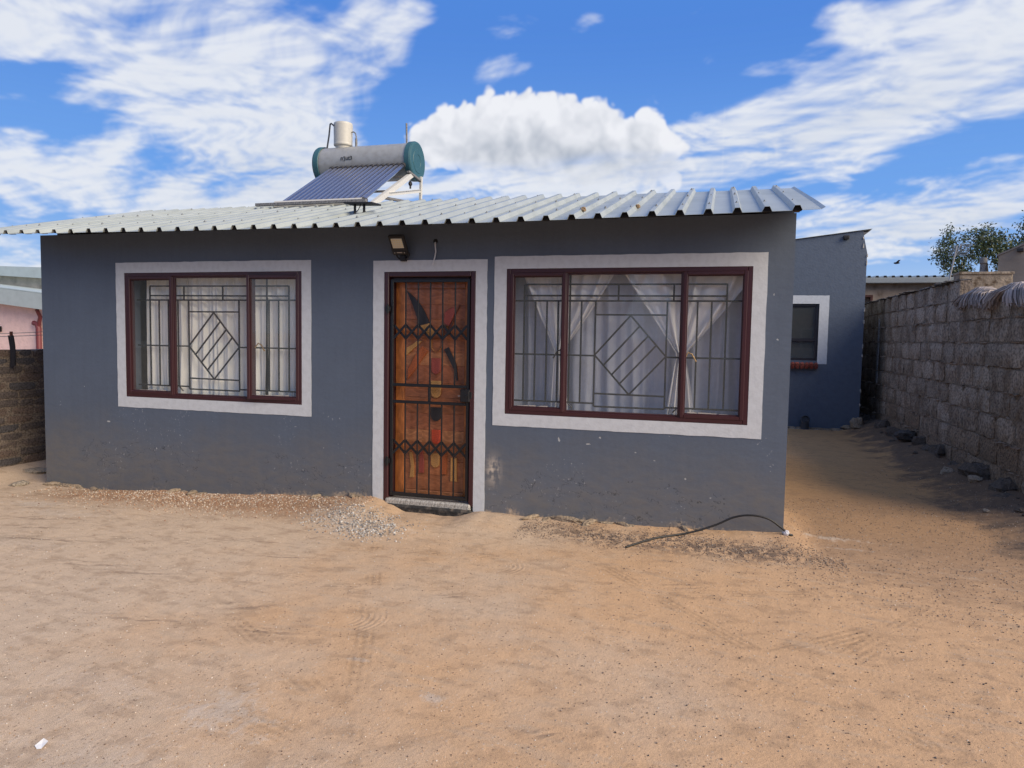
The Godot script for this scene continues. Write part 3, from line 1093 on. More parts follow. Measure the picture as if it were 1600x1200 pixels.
# ------------------------------------------------------------------ ribbed roof sheets
const RIDGE := -1.80
func roof_y(z: float, x := -2.6) -> float:
	var sag := 0.022 * pow(clampf((x + 2.8) / 3.4, -1.1, 1.1), 2.0)
	return 2.448 + 0.275 * (0.25 - z) + sag * clampf(1.0 + z / 1.8, 0.0, 1.0)

func rib_profile(x0: float, x1: float, ribs: Array, w: float, t: float, h: float) -> Array:
	var p := [Vector2(x0, 0.0)]
	for r in ribs:
		for q in [[-w, 0.0], [-t, h], [t, h], [w, 0.0]]:
			p.append(Vector2(r + q[0], q[1]))
	p.append(Vector2(x1, 0.0))
	return p

# profile pushed along rails: stations of [z, y]
func ribbed(prof: Array, stations: Array, lift: float, sagging := true) -> MB:
	var b := MB.new()
	var th := 0.0022
	var f := func(q: Vector2, s: Array, low: float) -> Vector3:
		var sag := 0.0
		if sagging:
			sag = roof_y(s[0], q.x) - roof_y(s[0], -2.6) if s[0] > RIDGE else 0.0
		return Vector3(q.x, s[1] + q.y + lift + sag - low, s[0])
	for i in prof.size() - 1:
		var a: Vector2 = prof[i]
		var c: Vector2 = prof[i + 1]
		var up := Vector3(-(c.y - a.y), c.x - a.x, 0.0)
		for k in stations.size() - 1:
			var s: Array = stations[k]
			var e: Array = stations[k + 1]
			for low in [0.0, th]:
				b.poly([f.call(a, s, low), f.call(c, s, low), f.call(c, e, low), f.call(a, e, low)], up if low == 0.0 else -up)
		for k in [0, stations.size() - 1]:
			b.poly([f.call(a, stations[k], 0.0), f.call(c, stations[k], 0.0), f.call(c, stations[k], th), f.call(a, stations[k], th)], Vector3.BACK if k == 0 else Vector3.FORWARD)
	return b

func make_roof(house: Node) -> void:
	var pitch := 0.2
	var first := 0.517
	var k := 0
	while k < 38:
		var ribs := []
		for i in 5:
			if k + i < 39:
				ribs.append(first - pitch * (k + i))
		ribs.reverse()
		var right: float = ribs[-1] + (0.2 if k == 0 else 0.034)
		var left: float = ribs[0] - 0.034
		var prof := rib_profile(left, right, ribs, 0.034, 0.017, 0.036)
		if k == 0:
			prof[-1] = Vector2(first + 0.155, 0.002)
			prof.append(Vector2(first + 0.180, 0.016))
		var skew := rng.randf_range(-0.008, 0.008)
		var st := []
		for i in 9:
			var z := lerpf(0.50 + skew, RIDGE, i / 8.0)
			st.append([z, roof_y(z)])
		var sh := put("roof_sheet", ribbed(prof, st, 0.0024 * ((k / 4) % 2)), M.zinc[(k / 4) % 3], house)
		sh.set_meta("label", "pale ribbed metal sheet of the front slope")
		var st2 := []
		for i in 4:
			var z := lerpf(RIDGE - 0.005, -4.75, i / 3.0)
			st2.append([z, roof_y(RIDGE) - 0.19 * (RIDGE - z) - 0.003])
		put("roof_sheet", ribbed(prof, st2, 0.0024 * ((k / 4) % 2), false), M.zinc[(k / 4 + 1) % 3], house)
		k += 4
	# roofing screws with washers, on the ribs along three purlins
	var b := MB.new()
	for z in [0.12, -0.75, -1.6]:
		for i in 39:
			if z == -1.6 and i % 2 == 1:
				continue
			var x := first - pitch * i
			var y := roof_y(z, x) + 0.0365
			var at := Vector3(x, y, z + rng.randf_range(-0.02, 0.02))
			b.lathe(at, Vector3(0, 1, 0.27), [Vector2(0.0, 0.013), Vector2(0.005, 0.012), Vector2(0.006, 0.004), Vector2(0.012, 0.003), Vector2(0.013, -0.003)], 6)
	var o := put("roof_screw", b, M.screw, house)
	o.set_meta("kind", "stuff")
	var fo := MB.new()  # black plugs added in the rib ends to stand in for their shade
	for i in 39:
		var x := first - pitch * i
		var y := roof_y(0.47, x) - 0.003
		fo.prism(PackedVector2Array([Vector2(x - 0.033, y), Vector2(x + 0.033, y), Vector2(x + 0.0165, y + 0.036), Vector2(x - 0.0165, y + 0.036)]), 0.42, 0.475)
	var fc := put("rib_shade_plug", fo, M.rib_end_shade, house)
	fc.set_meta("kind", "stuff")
	var bt := MB.new()
	bt.span(Vector3(-6.83, roof_y(-0.4) - 0.088, -0.42), Vector3(0.62, roof_y(-0.4) - 0.012, -0.37))
	bt.xf = Transform3D.IDENTITY
	put("purlin", bt, M.timber, house)

# ------------------------------------------------------------------ house
const LW := [-5.762, -3.727, 0.815, 2.065]
const RW := [-1.735, 0.262, 0.822, 2.066]
const DR := [-2.883, -2.013, -0.3, 2.05]

func make_house() -> void:
	var house := thing("house", "single storey grey painted house with white window bands and ribbed metal roof", "house")
	var b := MB.new()
	holed(b, WX0, WX1, -0.4, 2.465, 0.0, -0.2, [LW, RW, DR])
	put("wall", b, wall_material(), house)
	# side and back walls, floor, ceiling
	for s in [[WX0, WX0 + 0.2], [WX1 - 0.2, WX1]]:
		var g := MB.new()
		var pts := PackedVector2Array([Vector2(-0.201, -0.4), Vector2(-0.201, roof_y(-0.2) - 0.03), Vector2(RIDGE, roof_y(RIDGE) - 0.03), Vector2(-4.5, 2.44), Vector2(-4.5, -0.4)])
		g.xf = Transform3D(Basis(Vector3(0, 0, 1), Vector3(0, 1, 0), Vector3(-1, 0, 0)), Vector3(s[1], 0, 0))
		# x of the outline runs along z here
		g.prism(pts, 0.0, 0.2)
		put("wall", g, M.grey_plaster, house)
	var w := MB.new()
	w.span(Vector3(WX0 + 0.201, -0.4, -4.5), Vector3(WX1 - 0.201, 2.42, -4.3))
	put("wall", w, M.grey_plaster, house)
	var fl := MB.new()
	fl.span(Vector3(WX0 + 0.201, -0.1, -4.299), Vector3(WX1 - 0.201, 0.0, -0.201))
	put("floor", fl, M.screed, house)
	var ce := MB.new()
	ce.span(Vector3(WX0 + 0.201, 2.42, -4.299), Vector3(WX1 - 0.201, 2.45, -0.201))
	put("ceiling", ce, M.cream, house)
	# a partition between the two front rooms
	var pw := MB.new()
	pw.span(Vector3(-3.3, 0.001, -4.298), Vector3(-3.15, 2.419, -0.202))
	pw.span(Vector3(-1.87, 0.001, -4.298), Vector3(-1.78, 2.419, -0.202))
	put("partition_wall", pw, M.cream, house)
	make_roof(house)
	surround(house, -5.868, -3.628, 0.708, 2.168, LW)
	surround(house, -1.844, 0.369, 0.718, 2.172, RW)
	surround(house, -2.991, -1.909, -0.06, 2.15, DR)
	steel_window(house, LW, -5.20, -4.29, 0.07)
	steel_window(house, RW, -1.23, -0.25, 0.0)
	guard(house, -5.70, -3.79, -4.78, [-5.43, -5.32, -5.2, -4.15, -4.04], [-5.54, -3.93], [-5.13, -4.67])
	guard(house, -1.69, 0.215, -0.685, [-1.5, -1.4, -1.3, -1.1, -0.15, -0.04], [-1.6, 0.075], [-0.79, -0.34])
	var tall := MB.new()
	tall.bar(Vector3(-1.2, 2.02, -0.1), Vector3(-1.2, 0.93, -0.1), 0.0145, 0.012, Vector3.BACK, 0.002)
	put("bar", tall, M.bar_paint, house.get_node("burglar_bars_001"))
	make_door(house)
	# broken plaster along the foot of the wall
	var spots := [[-6.72, 0.24, 0.07, 0.10], [-6.5, 0.3, 0.06, 0.08], [-6.2, 0.2, 0.045, 0.07], [-5.15, 0.2, 0.06, 0.07], [-4.95, 0.26, 0.05, 0.08], [-1.45, 0.3, 0.05, 0.07], [-1.2, 0.34, 0.06, 0.09], [-0.95, 0.3, 0.05, 0.08], [-0.7, 0.22, 0.035, 0.06], [-3.2, 0.2, 0.05, 0.07], [-3.55, 0.22, 0.04, 0.05], [-0.2, 0.24, 0.04, 0.05]]
	for q in spots:
		var l := MB.new()
		l.stone(Vector3(q[0], foot(q[0]) + 0.005, 0.012), Vector3(q[1], q[2], q[3]), rng, 5, 10, 0.2)
		l.stone(Vector3(q[0] + q[1] * 0.4, foot(q[0]) - 0.005, 0.015), Vector3(q[1] * 0.6, q[2] * 0.8, q[3]), rng, 4, 8, 0.25)
		put("broken_plaster", l, M.mortar_sand, house)

const INLAY_Z := -0.094

func inlay(door: Node, called: String, pts: Array, m: Material, th := 0.014) -> void:
	var o := PackedVector2Array()
	for q in pts:
		o.append(Vector2(q[0], q[1]))
	var b := MB.new()
	b.prism(o, INLAY_Z - 0.002, INLAY_Z + th, 0.003)
	put(called, b, m, door)

func spoon(cx: float, y0: float, y1: float, w: float) -> Array:
	var p := [[cx - w, y1], [cx + w, y1]]
	for i in 9:
		var a := -PI * i / 8.0
		p.append([cx + w * 0.98 * cos(a), y0 + w * 1.05 + w * 1.05 * sin(a)])
	return p

func make_door(house: Node) -> void:
	# maroon steel door frame
	var f := MB.new()
	f.span(Vector3(-2.883, -0.02, -0.14), Vector3(-2.838, 2.05, 0.006), 0.006)
	f.span(Vector3(-2.058, -0.02, -0.14), Vector3(-2.013, 2.05, 0.006), 0.006)
	f.span(Vector3(-2.838, 2.005, -0.14), Vector3(-2.058, 2.05, 0.006), 0.006)
	f.span(Vector3(-2.84, 0.0, -0.14), Vector3(-2.812, 2.005, -0.05), 0.004)
	f.span(Vector3(-2.084, 0.0, -0.14), Vector3(-2.056, 2.005, -0.05), 0.004)
	f.span(Vector3(-2.812, 1.977, -0.14), Vector3(-2.084, 2.006, -0.05), 0.004)
	put("door_frame", f, M.maroon, house)
	var st := MB.new()
	st.span(Vector3(-2.86, -0.3, -0.2), Vector3(-2.036, 0.0, 0.02), 0.012)
	put("door_step", st, M.pale_plaster, house)
	st = MB.new()
	st.span(Vector3(-2.88, -0.32, -0.05), Vector3(-2.02, -0.045, 0.045), 0.02)
	put("door_step", st, M.step, house)
	# the timber door: a core, stiles and rails, laid boards, carved inlays
	var core := MB.new()
	core.span(Vector3(-2.812, 0.012, -0.138), Vector3(-2.084, 1.977, -0.112))
	var door := put("door", core, M.wood_back, house)
	var parts := [["stile", -2.808, -2.722, 0.014, 1.974, 1], ["stile", -2.140, -2.088, 0.014, 1.974, 1], ["rail", -2.721, -2.141, 1.905, 1.974, 0], ["rail", -2.721, -2.141, 0.014, 0.075, 2]]
	for q in parts:
		var b := MB.new()
		b.span(Vector3(q[1], q[3], -0.113), Vector3(q[2], q[4], -0.086), 0.004)
		put(q[0], b, M.wood_v if q[0] == "stile" else M.wood[q[5]], door)
	var y := 0.077
	var i := 0
	while y < 1.9:
		var h: float = minf([0.145, 0.13, 0.16, 0.12, 0.15][i % 5], 1.903 - y)
		if h < 0.03:
			break
		var b := MB.new()
		b.span(Vector3(-2.720, y + 0.0004, -0.113), Vector3(-2.142, y + h - 0.0004, -0.096 + 0.0010 * (i % 2)), 0.0018)
		put("plank", b, M.wood[[0, 1, 0, 2, 3, 1, 0, 3, 2, 0, 1, 3][i % 12]], door)
		y += h
		i += 1
	inlay(door, "carved_horn", [[-2.70, 1.885], [-2.63, 1.83], [-2.56, 1.755], [-2.515, 1.68], [-2.478, 1.6], [-2.52, 1.585], [-2.575, 1.578], [-2.615, 1.69], [-2.655, 1.79]], M.ebony)
	inlay(door, "carved_horn_base", [[-2.565, 1.575], [-2.478, 1.597], [-2.42, 1.54], [-2.445, 1.47], [-2.49, 1.46], [-2.52, 1.52]], M.yellow_wood)
	inlay(door, "carved_red_blade", [[-2.335, 1.69], [-2.29, 1.725], [-2.24, 1.745], [-2.236, 1.69], [-2.29, 1.57], [-2.34, 1.60]], M.red_wood)
	inlay(door, "carved_handle", [[-2.197, 1.765], [-2.188, 1.757], [-2.30, 1.545], [-2.34, 1.545], [-2.33, 1.50], [-2.29, 1.50]], M.dark_wood)
	inlay(door, "carved_spoon", [[-2.455, 1.46], [-2.35, 1.46], [-2.30, 1.52], [-2.30, 1.58], [-2.35, 1.55], [-2.36, 1.385], [-2.385, 1.35], [-2.41, 1.34], [-2.435, 1.35], [-2.457, 1.38]], M.yellow_wood)
	inlay(door, "carved_comb", [[-2.70, 1.37], [-2.64, 1.405], [-2.59, 1.44], [-2.548, 1.435], [-2.70, 1.305]], M.yellow_wood)
	inlay(door, "carved_paddle", [[-2.548, 1.392], [-2.492, 1.345], [-2.56, 1.255], [-2.62, 1.17], [-2.69, 1.085], [-2.684, 1.18], [-2.62, 1.30]], M.orange_wood)
	inlay(door, "carved_red_spoon", spoon(-2.412, 1.14, 1.285, 0.044), M.red_wood)
	inlay(door, "carved_knife", [[-2.335, 1.365], [-2.292, 1.385], [-2.25, 1.30], [-2.217, 1.235], [-2.20, 1.09], [-2.212, 1.09], [-2.235, 1.18], [-2.29, 1.285]], M.ebony)
	inlay(door, "carved_gold_spoon", spoon(-2.41, 0.925, 1.08, 0.049), M.yellow_wood)
	inlay(door, "carved_black_spoon", spoon(-2.408, 0.715, 0.84, 0.052), M.ebony)
	inlay(door, "carved_scarlet_spoon", spoon(-2.405, 0.505, 0.635, 0.043), M.scarlet_wood)
	inlay(door, "carved_gold_spoon", spoon(-2.41, 0.29, 0.42, 0.042), M.yellow_wood)
	inlay(door, "carved_leg", [[-2.665, 0.42], [-2.64, 0.415], [-2.618, 0.3], [-2.618, 0.19], [-2.66, 0.185], [-2.647, 0.29]], M.yellow_wood)
	inlay(door, "carved_leg", [[-2.562, 0.44], [-2.535, 0.43], [-2.52, 0.33], [-2.522, 0.235], [-2.57, 0.235]], M.red_wood)
	inlay(door, "carved_leg", [[-2.345, 0.43], [-2.302, 0.43], [-2.302, 0.235], [-2.345, 0.235]], M.orange_wood)
	inlay(door, "carved_leg", [[-2.262, 0.39], [-2.244, 0.39], [-2.244, 0.175], [-2.262, 0.175]], M.yellow_wood)
	inlay(door, "carved_leg", [[-2.226, 0.39], [-2.205, 0.39], [-2.2, 0.175], [-2.224, 0.175]], M.yellow_wood)
	# black security gate hung in front
	var gf := MB.new()
	var z0 := -0.038
	var z1 := -0.012
	for q in [[-2.828, -2.800, 0.022, 1.985], [-2.096, -2.068, 0.022, 1.985]]:
		gf.span(Vector3(q[0], q[2], z0), Vector3(q[1], q[3], z1), 0.003)
	for q in [[1.957, 1.985], [0.022, 0.055], [1.025, 1.052], [0.872, 0.898]]:
		gf.span(Vector3(-2.800, q[0], z0), Vector3(-2.096, q[1], z1), 0.003)
	gf.span(Vector3(-2.459, 0.898, z0 + 0.003), Vector3(-2.437, 1.025, z1 - 0.003), 0.002)
	var gate := put("security_gate", gf, M.gate, house)
	for x in [-2.682, -2.562, -2.445, -2.328, -2.210]:
		for q in [[0.055, 0.872], [1.052, 1.957]]:
			var b := MB.new()
			b.bar(Vector3(x, q[0], -0.025), Vector3(x, q[1], -0.025), 0.012, 0.012, Vector3.BACK, 0.002)
			put("bar", b, M.gate, gate)
	for yy in [1.515, 0.472]:
		var xs := [-2.80, -2.682, -2.562, -2.445, -2.328, -2.210, -2.096]
		for k in 6:
			for s in [-1.0, 1.0]:
				var b := MB.new()
				var zz := -0.017 if s > 0.0 else -0.033
				b.bar(Vector3(xs[k], yy - s * 0.062, zz), Vector3(xs[k + 1], yy + s * 0.062, zz), 0.021, 0.005, Vector3.BACK, 0.0)
				put("lattice_strip", b, M.gate, gate)
	var lk := MB.new()
	lk.span(Vector3(-2.145, 0.905, -0.06), Vector3(-2.055, 1.02, 0.012), 0.008)
	lk.span(Vector3(-2.07, 0.935, -0.02), Vector3(-2.035, 1.0, 0.008), 0.004)
	lk.lathe(Vector3(-2.085, 0.962, 0.012), Vector3.BACK, [Vector2(0.016, 0.0), Vector2(0.015, 0.006), Vector2(0.0, 0.007)], 14)
	put("lock_box", lk, M.gate, gate)
	var sl := MB.new()
	sl.span(Vector3(-2.172, 0.955, -0.02), Vector3(-2.147, 0.962, -0.008), 0.001)
	put("latch_pin", sl, M.steel, gate)
	for hy in [1.72, 0.34]:
		var b := MB.new()
		b.tube([Vector3(-2.842, hy - 0.04, 0.012), Vector3(-2.842, hy + 0.04, 0.012)], 0.013, 10)
		b.span(Vector3(-2.868, hy - 0.022, 0.002), Vector3(-2.82, hy + 0.022, 0.012), 0.002)
		put("hinge", b, M.gate, gate)

func make_curtains() -> void:
	var a := put("curtain", cloth_sheet(-5.655, -4.225, 0.72, 2.2, -0.165, 44.0, 0.026, 5), M.curtain, self)
	tag(a, "off-white pleated curtain filling the middle of the left window", "curtain")
	var b := put("curtain", cloth_sheet(-4.19, -3.6, 0.72, 2.2, -0.16, 46.0, 0.024, 6), M.curtain, self)
	tag(b, "narrow off-white curtain behind the right casement of the left window", "curtain")
	var d := put("curtain", cloth_sheet(-1.75, 0.55, 0.72, 2.25, -0.235, 27.0, 0.022, 7), M.lilac, self)
	tag(d, "flat curtain tinted lilac grey for shade and mirrored sky, closing the right window behind the tied ones", "curtain")
	var e := put("tied_curtain", tied_cloth(-1.66, -0.80, 2.10, -1.30, 1.37, -1.37, -1.2, 0.72, -0.15, 8), M.sheer, self)
	tag(e, "sheer white curtain tied back behind the left mullion of the right window", "curtain", "tied sheer curtains")
	var f := put("tied_curtain", tied_cloth(-0.80, 0.33, 2.10, -0.27, 1.36, -0.40, -0.13, 0.72, -0.148, 9), M.sheer, self)
	tag(f, "wider sheer white curtain tied back beside the right casement of the right window", "curtain", "tied sheer curtains")

# ------------------------------------------------------------------ on and above the wall
func make_fittings() -> void:
	var fl := thing("floodlight", "black outdoor floodlight with pale diode panel under the eave above the door", "lamp")
	var tilt := Transform3D(Basis.from_euler(Vector3(0.68, 0.04, 0.0)), Vector3(-2.70, 2.275, 0.10))
	var b := MB.new()
	b.xf = tilt
	b.box(Vector3(0, 0, 0), Vector3(0.150, 0.20, 0.03), 0.01)
	b.box(Vector3(0, -0.066, 0.016), Vector3(0.12, 0.03, 0.01), 0.004)
	put("housing", b, M.black_paint, fl)
	b = MB.new()
	b.xf = tilt
	b.box(Vector3(0.0, 0.024, 0.0165), Vector3(0.104, 0.096, 0.006), 0.003)
	var panel := put("lens_panel", b, M.lens, fl)
	for i in 5:
		for j in 4:
			b = MB.new()
			b.xf = tilt
			b.box(Vector3(-0.042 + i * 0.021, -0.008 + j * 0.021, 0.0205), Vector3(0.013, 0.013, 0.003), 0.001)
			put("diode", b, M.diode, panel)
	b = MB.new()
	b.xf = tilt
	b.box(Vector3(0.0, -0.066, 0.0215), Vector3(0.05, 0.008, 0.002))
	b.box(Vector3(-0.045, -0.068, 0.0215), Vector3(0.008, 0.008, 0.002))
	b.box(Vector3(0.045, -0.068, 0.0215), Vector3(0.008, 0.008, 0.002))
	put("sensor_marks", b, M.putty, fl)
	b = MB.new()
	var arc := []
	for i in 11:
		var a := PI * i / 10.0
		arc.append(Vector3(-2.685 + 0.062 * cos(a), 2.212 - 0.062 * sin(a), 0.05 - 0.02 * sin(a)))
	b.tube(arc, 0.0075, 8)
	b.span(Vector3(-2.71, 2.14, 0.002), Vector3(-2.66, 2.19, 0.05), 0.004)
	put("bracket", b, M.black_paint, fl)
	var wr := MB.new()
	wr.tube([Vector3(-2.392, 2.305, -0.02), Vector3(-2.392, 2.3, 0.012), Vector3(-2.388, 2.27, 0.016), Vector3(-2.382, 2.22, 0.018), Vector3(-2.39, 2.17, 0.02), Vector3(-2.408, 2.105, 0.03)], 0.006, 8)
	var wire := thing("loose_wire", "short white cable end hanging from a hole above the door", "cable")
	put("sheath", wr, M.white_plastic, wire)
	var ho := MB.new()
	ho.lathe(Vector3(-2.392, 2.312, 0.001), Vector3.BACK, [Vector2(0.022, 0.0), Vector2(0.02, 0.002), Vector2(0.0, 0.0025)], 12)
	put("wall_hole", ho, M.hole, wire)

func roof_frame(x: float, z: float) -> float:
	return roof_y(z) if z > RIDGE else roof_y(RIDGE) - 0.19 * (RIDGE - z)

func make_heater() -> void:
	var t := thing("solar_water_heater", "rooftop solar water heater with grey drum, teal caps and slanted glass tubes", "water heater")
	t.position = Vector3(0.0, 0.054, 0.213)
	t.scale = Vector3.ONE * 0.9636
	var ty := 3.85
	var tz := -3.23
	var b := MB.new()
	b.lathe(Vector3(-5.40, ty, tz), Vector3.RIGHT, [Vector2(0.0, 0.0), Vector2(0.238, 0.0), Vector2(0.245, 0.01), Vector2(0.245, 0.45), Vector2(0.2465, 0.453), Vector2(0.245, 0.456), Vector2(0.245, 1.36), Vector2(0.0, 1.36)], 48)
	var tank := put("tank", b, M.tank, t)
	b = MB.new()
	b.lathe(Vector3(-4.075, ty, tz), Vector3.RIGHT, [Vector2(0.252, 0.0), Vector2(0.262, 0.006), Vector2(0.264, 0.07), Vector2(0.255, 0.09), Vector2(0.235, 0.098), Vector2(0.16, 0.096), Vector2(0.155, 0.101), Vector2(0.09, 0.101), Vector2(0.086, 0.097), Vector2(0.0, 0.097)], 48)
	put("end_cap", b, M.teal, t)
	b = MB.new()
	b.lathe(Vector3(-5.365, ty, tz), Vector3.LEFT, [Vector2(0.252, 0.0), Vector2(0.262, 0.006), Vector2(0.264, 0.07), Vector2(0.255, 0.09), Vector2(0.235, 0.098), Vector2(0.0, 0.097)], 48)
	put("end_cap", b, M.teal, t)
	# faded lettering on the drum
	var tm := TextMesh.new()
	tm.text = "n'Jut3"
	var sf := SystemFont.new()
	sf.font_names = PackedStringArray(["Droid Sans"])
	tm.font = sf
	tm.font_size = 32
	tm.pixel_size = 0.0022
	tm.depth = 0.004
	var slope := deg_to_rad(8.0)
	part("lettering", tm, M.bar_paint, tank, Transform3D(Basis(Vector3.RIGHT, -slope), Vector3(-4.93, ty + 0.245 * sin(slope) - 0.0, tz + 0.245 * cos(slope) + 0.003)))
	# fifteen glass tubes from the drum down to the tray
	for i in 15:
		var x := lerpf(-5.143, -4.082, i / 14.0)
		b = MB.new()
		var a := Vector3(x, 3.735, -2.96)
		var e := Vector3(x, 3.085, -1.845)
		b.tube([a + (a - e).normalized() * 0.06, e], 0.0275, 14)
		var tube := put("glass_tube", b, M.tube, t)
		b = MB.new()
		b.tube([a + (a - e).normalized() * 0.035, a - (a - e).normalized() * 0.012], 0.036, 14)
		put("gasket", b, M.rubber, tube)
	# tray and frame
	b = MB.new()
	b.span(Vector3(-5.26, 3.005, -1.885), Vector3(-4.045, 3.095, -1.775), 0.018)
	var tray := put("tube_tray", b, M.cream_metal, t)
	b = MB.new()
	b.span(Vector3(-4.047, 3.0, -1.89), Vector3(-4.03, 3.1, -1.77), 0.006)
	put("tray_cap", b, M.rubber, tray)
	for x in [-5.2, -3.99]:
		b = MB.new()
		b.bar(Vector3(x, 2.96, -1.80), Vector3(x, 3.66, -3.12), 0.012, 0.062, Vector3.UP)
		b.bar(Vector3(x - 0.02, 2.993, -1.80), Vector3(x - 0.02, 3.693, -3.12), 0.05, 0.006, Vector3.UP)
		put("side_rail", b, M.white_metal, t)
		b = MB.new()
		b.bar(Vector3(x + 0.03, 3.66, -3.30), Vector3(x + 0.03, roof_frame(x, -2.93) + 0.075, -3.26), 0.035, 0.035, Vector3.BACK, 0.003)
		put("leg", b, M.white_metal, t)
		b = MB.new()
		b.bar(Vector3(x, 3.24, -2.36), Vector3(x + 0.03, 3.46, -3.27), 0.01, 0.04, Vector3.UP)
		b.bar(Vector3(x, 3.262, -2.36), Vector3(x + 0.03, 3.482, -3.27), 0.04, 0.005, Vector3.UP)
		put("brace", b, M.white_metal, t)
		b = MB.new()
		b.bar(Vector3(x - 0.06, 3.19, -2.28), Vector3(x + 0.045, 3.285, -3.30), 0.05, 0.03, Vector3.UP, 0.003)
		put("foot_rail", b, M.dull_metal, t)
		b = MB.new()
		b.bar(Vector3(x - 0.02, 3.66, -2.98), Vector3(x + 0.02, 3.60, -3.30), 0.05, 0.03, Vector3.UP, 0.004)
		put("cradle", b, M.dull_metal, t)
	b = MB.new()
	b.bar(Vector3(-5.2, 3.30, -2.45), Vector3(-3.99, 3.30, -2.45), 0.045, 0.02, Vector3.UP)
	b.bar(Vector3(-5.2, 3.60, -3.0), Vector3(-3.99, 3.60, -3.0), 0.045, 0.02, Vector3.UP)
	put("crossbar", b, M.dull_metal, t)
	b = MB.new()
	b.bar(Vector3(-5.44, roof_y(-1.70) + 0.055, -1.70), Vector3(-3.95, roof_y(-1.70) + 0.055, -1.70), 0.04, 0.035, Vector3.UP, 0.003)
	put("base_rail", b, M.dull_metal, t)
	for x in [-5.36, -4.75, -4.10]:
		b = MB.new()
		b.span(Vector3(x - 0.02, roof_y(-1.70) - 0.01, -1.86), Vector3(x + 0.02, 3.006, -1.69), 0.002)
		put("foot_bracket", b, M.dull_metal, t)
	b = MB.new()
	b.stone(Vector3(-3.985, 3.50, -3.0), Vector3(0.05, 0.08, 0.05), rng, 4, 6)
	b.tube([Vector3(-3.985, 3.54, -3.0), Vector3(-3.985, 3.44, -3.0)], 0.012, 6)
	put("clamp", b, M.black_paint, t)
	# feeder tank and pipes
	b = MB.new()
	b.lathe(Vector3(-5.115, 4.075, tz), Vector3.UP, [Vector2(0.0, 0.0), Vector2(0.10, 0.0), Vector2(0.105, 0.03), Vector2(0.128, 0.045), Vector2(0.131, 0.06), Vector2(0.128, 0.075), Vector2(0.131, 0.33), Vector2(0.127, 0.352), Vector2(0.10, 0.362), Vector2(0.0, 0.364)], 36)
	put("feeder_tank", b, M.cream_metal, t)
	b = MB.new()
	b.tube([Vector3(-5.20, 4.375, tz + 0.10), Vector3(-5.245, 4.41, tz + 0.10), Vector3(-5.262, 4.40, tz + 0.10), Vector3(-5.285, 4.25, tz + 0.09), Vector3(-5.325, 4.06, tz + 0.08)], 0.0115, 8)
	put("feed_pipe", b, M.dark_pipe, t)
	b = MB.new()
	b.tube([Vector3(-4.99, 4.30, tz), Vector3(-4.955, 4.305, tz), Vector3(-4.925, 4.285, tz), Vector3(-4.912, 4.24, tz), Vector3(-4.912, 4.07, tz)], 0.009, 8)
	b.tube([Vector3(-4.912, 4.21, tz), Vector3(-4.912, 4.08, tz)], 0.017, 8)
	put("elbow_pipe", b, M.dull_metal, t)
	b = MB.new()
	b.tube([Vector3(-4.152, 4.37, tz), Vector3(-4.146, 4.08, tz)], 0.0135, 8)
	put("vent_pipe", b, M.dull_metal, t)
	# the small panel at the eave that feeds the floodlight
	var s := thing("solar_module", "small black solar panel on two legs near the roof edge", "solar panel")
	b = MB.new()
	b.xf = Transform3D(Basis.from_euler(Vector3(0.06, 0, -0.03)), Vector3(-3.325, 2.745, -0.42))
	b.box(Vector3.ZERO, Vector3(0.30, 0.016, 0.20), 0.003)
	put("panel", b, M.black_paint, s)
	for x in [-3.39, -3.292]:
		b = MB.new()
		b.bar(Vector3(x, roof_y(-0.39) + 0.0, -0.39), Vector3(x, 2.738, -0.39), 0.022, 0.014, Vector3.BACK, 0.002)
		put("leg", b, M.black_paint, s)
	b = MB.new()
	b.tube([Vector3(-3.31, 2.735, -0.36), Vector3(-3.315, 2.70, -0.345), Vector3(-3.335, 2.665, -0.34), Vector3(-3.365, 2.64, -0.33), Vector3(-3.35, 2.635, -0.32), Vector3(-3.29, 2.642, -0.33), Vector3(-3.26, 2.66, -0.36)], 0.004, 6)
	put("cable", b, M.black_paint, s)
	var i := 0
	for q in [[-1.05, 0.18, "small brown stone lying on the roof edge, the left of two"], [-0.648, -0.05, "small brown stone lying on the roof edge, the right of two"]]:
		b = MB.new()
		b.stone(Vector3(q[0], roof_y(q[1]) + 0.045 - 0.012 * i, q[1]), Vector3(0.05, 0.04, 0.04), rng, 5, 8)
		tag(put("roof_stone", b, M.pebble, self), q[2], "stone", "stones on the roof")
		i += 1

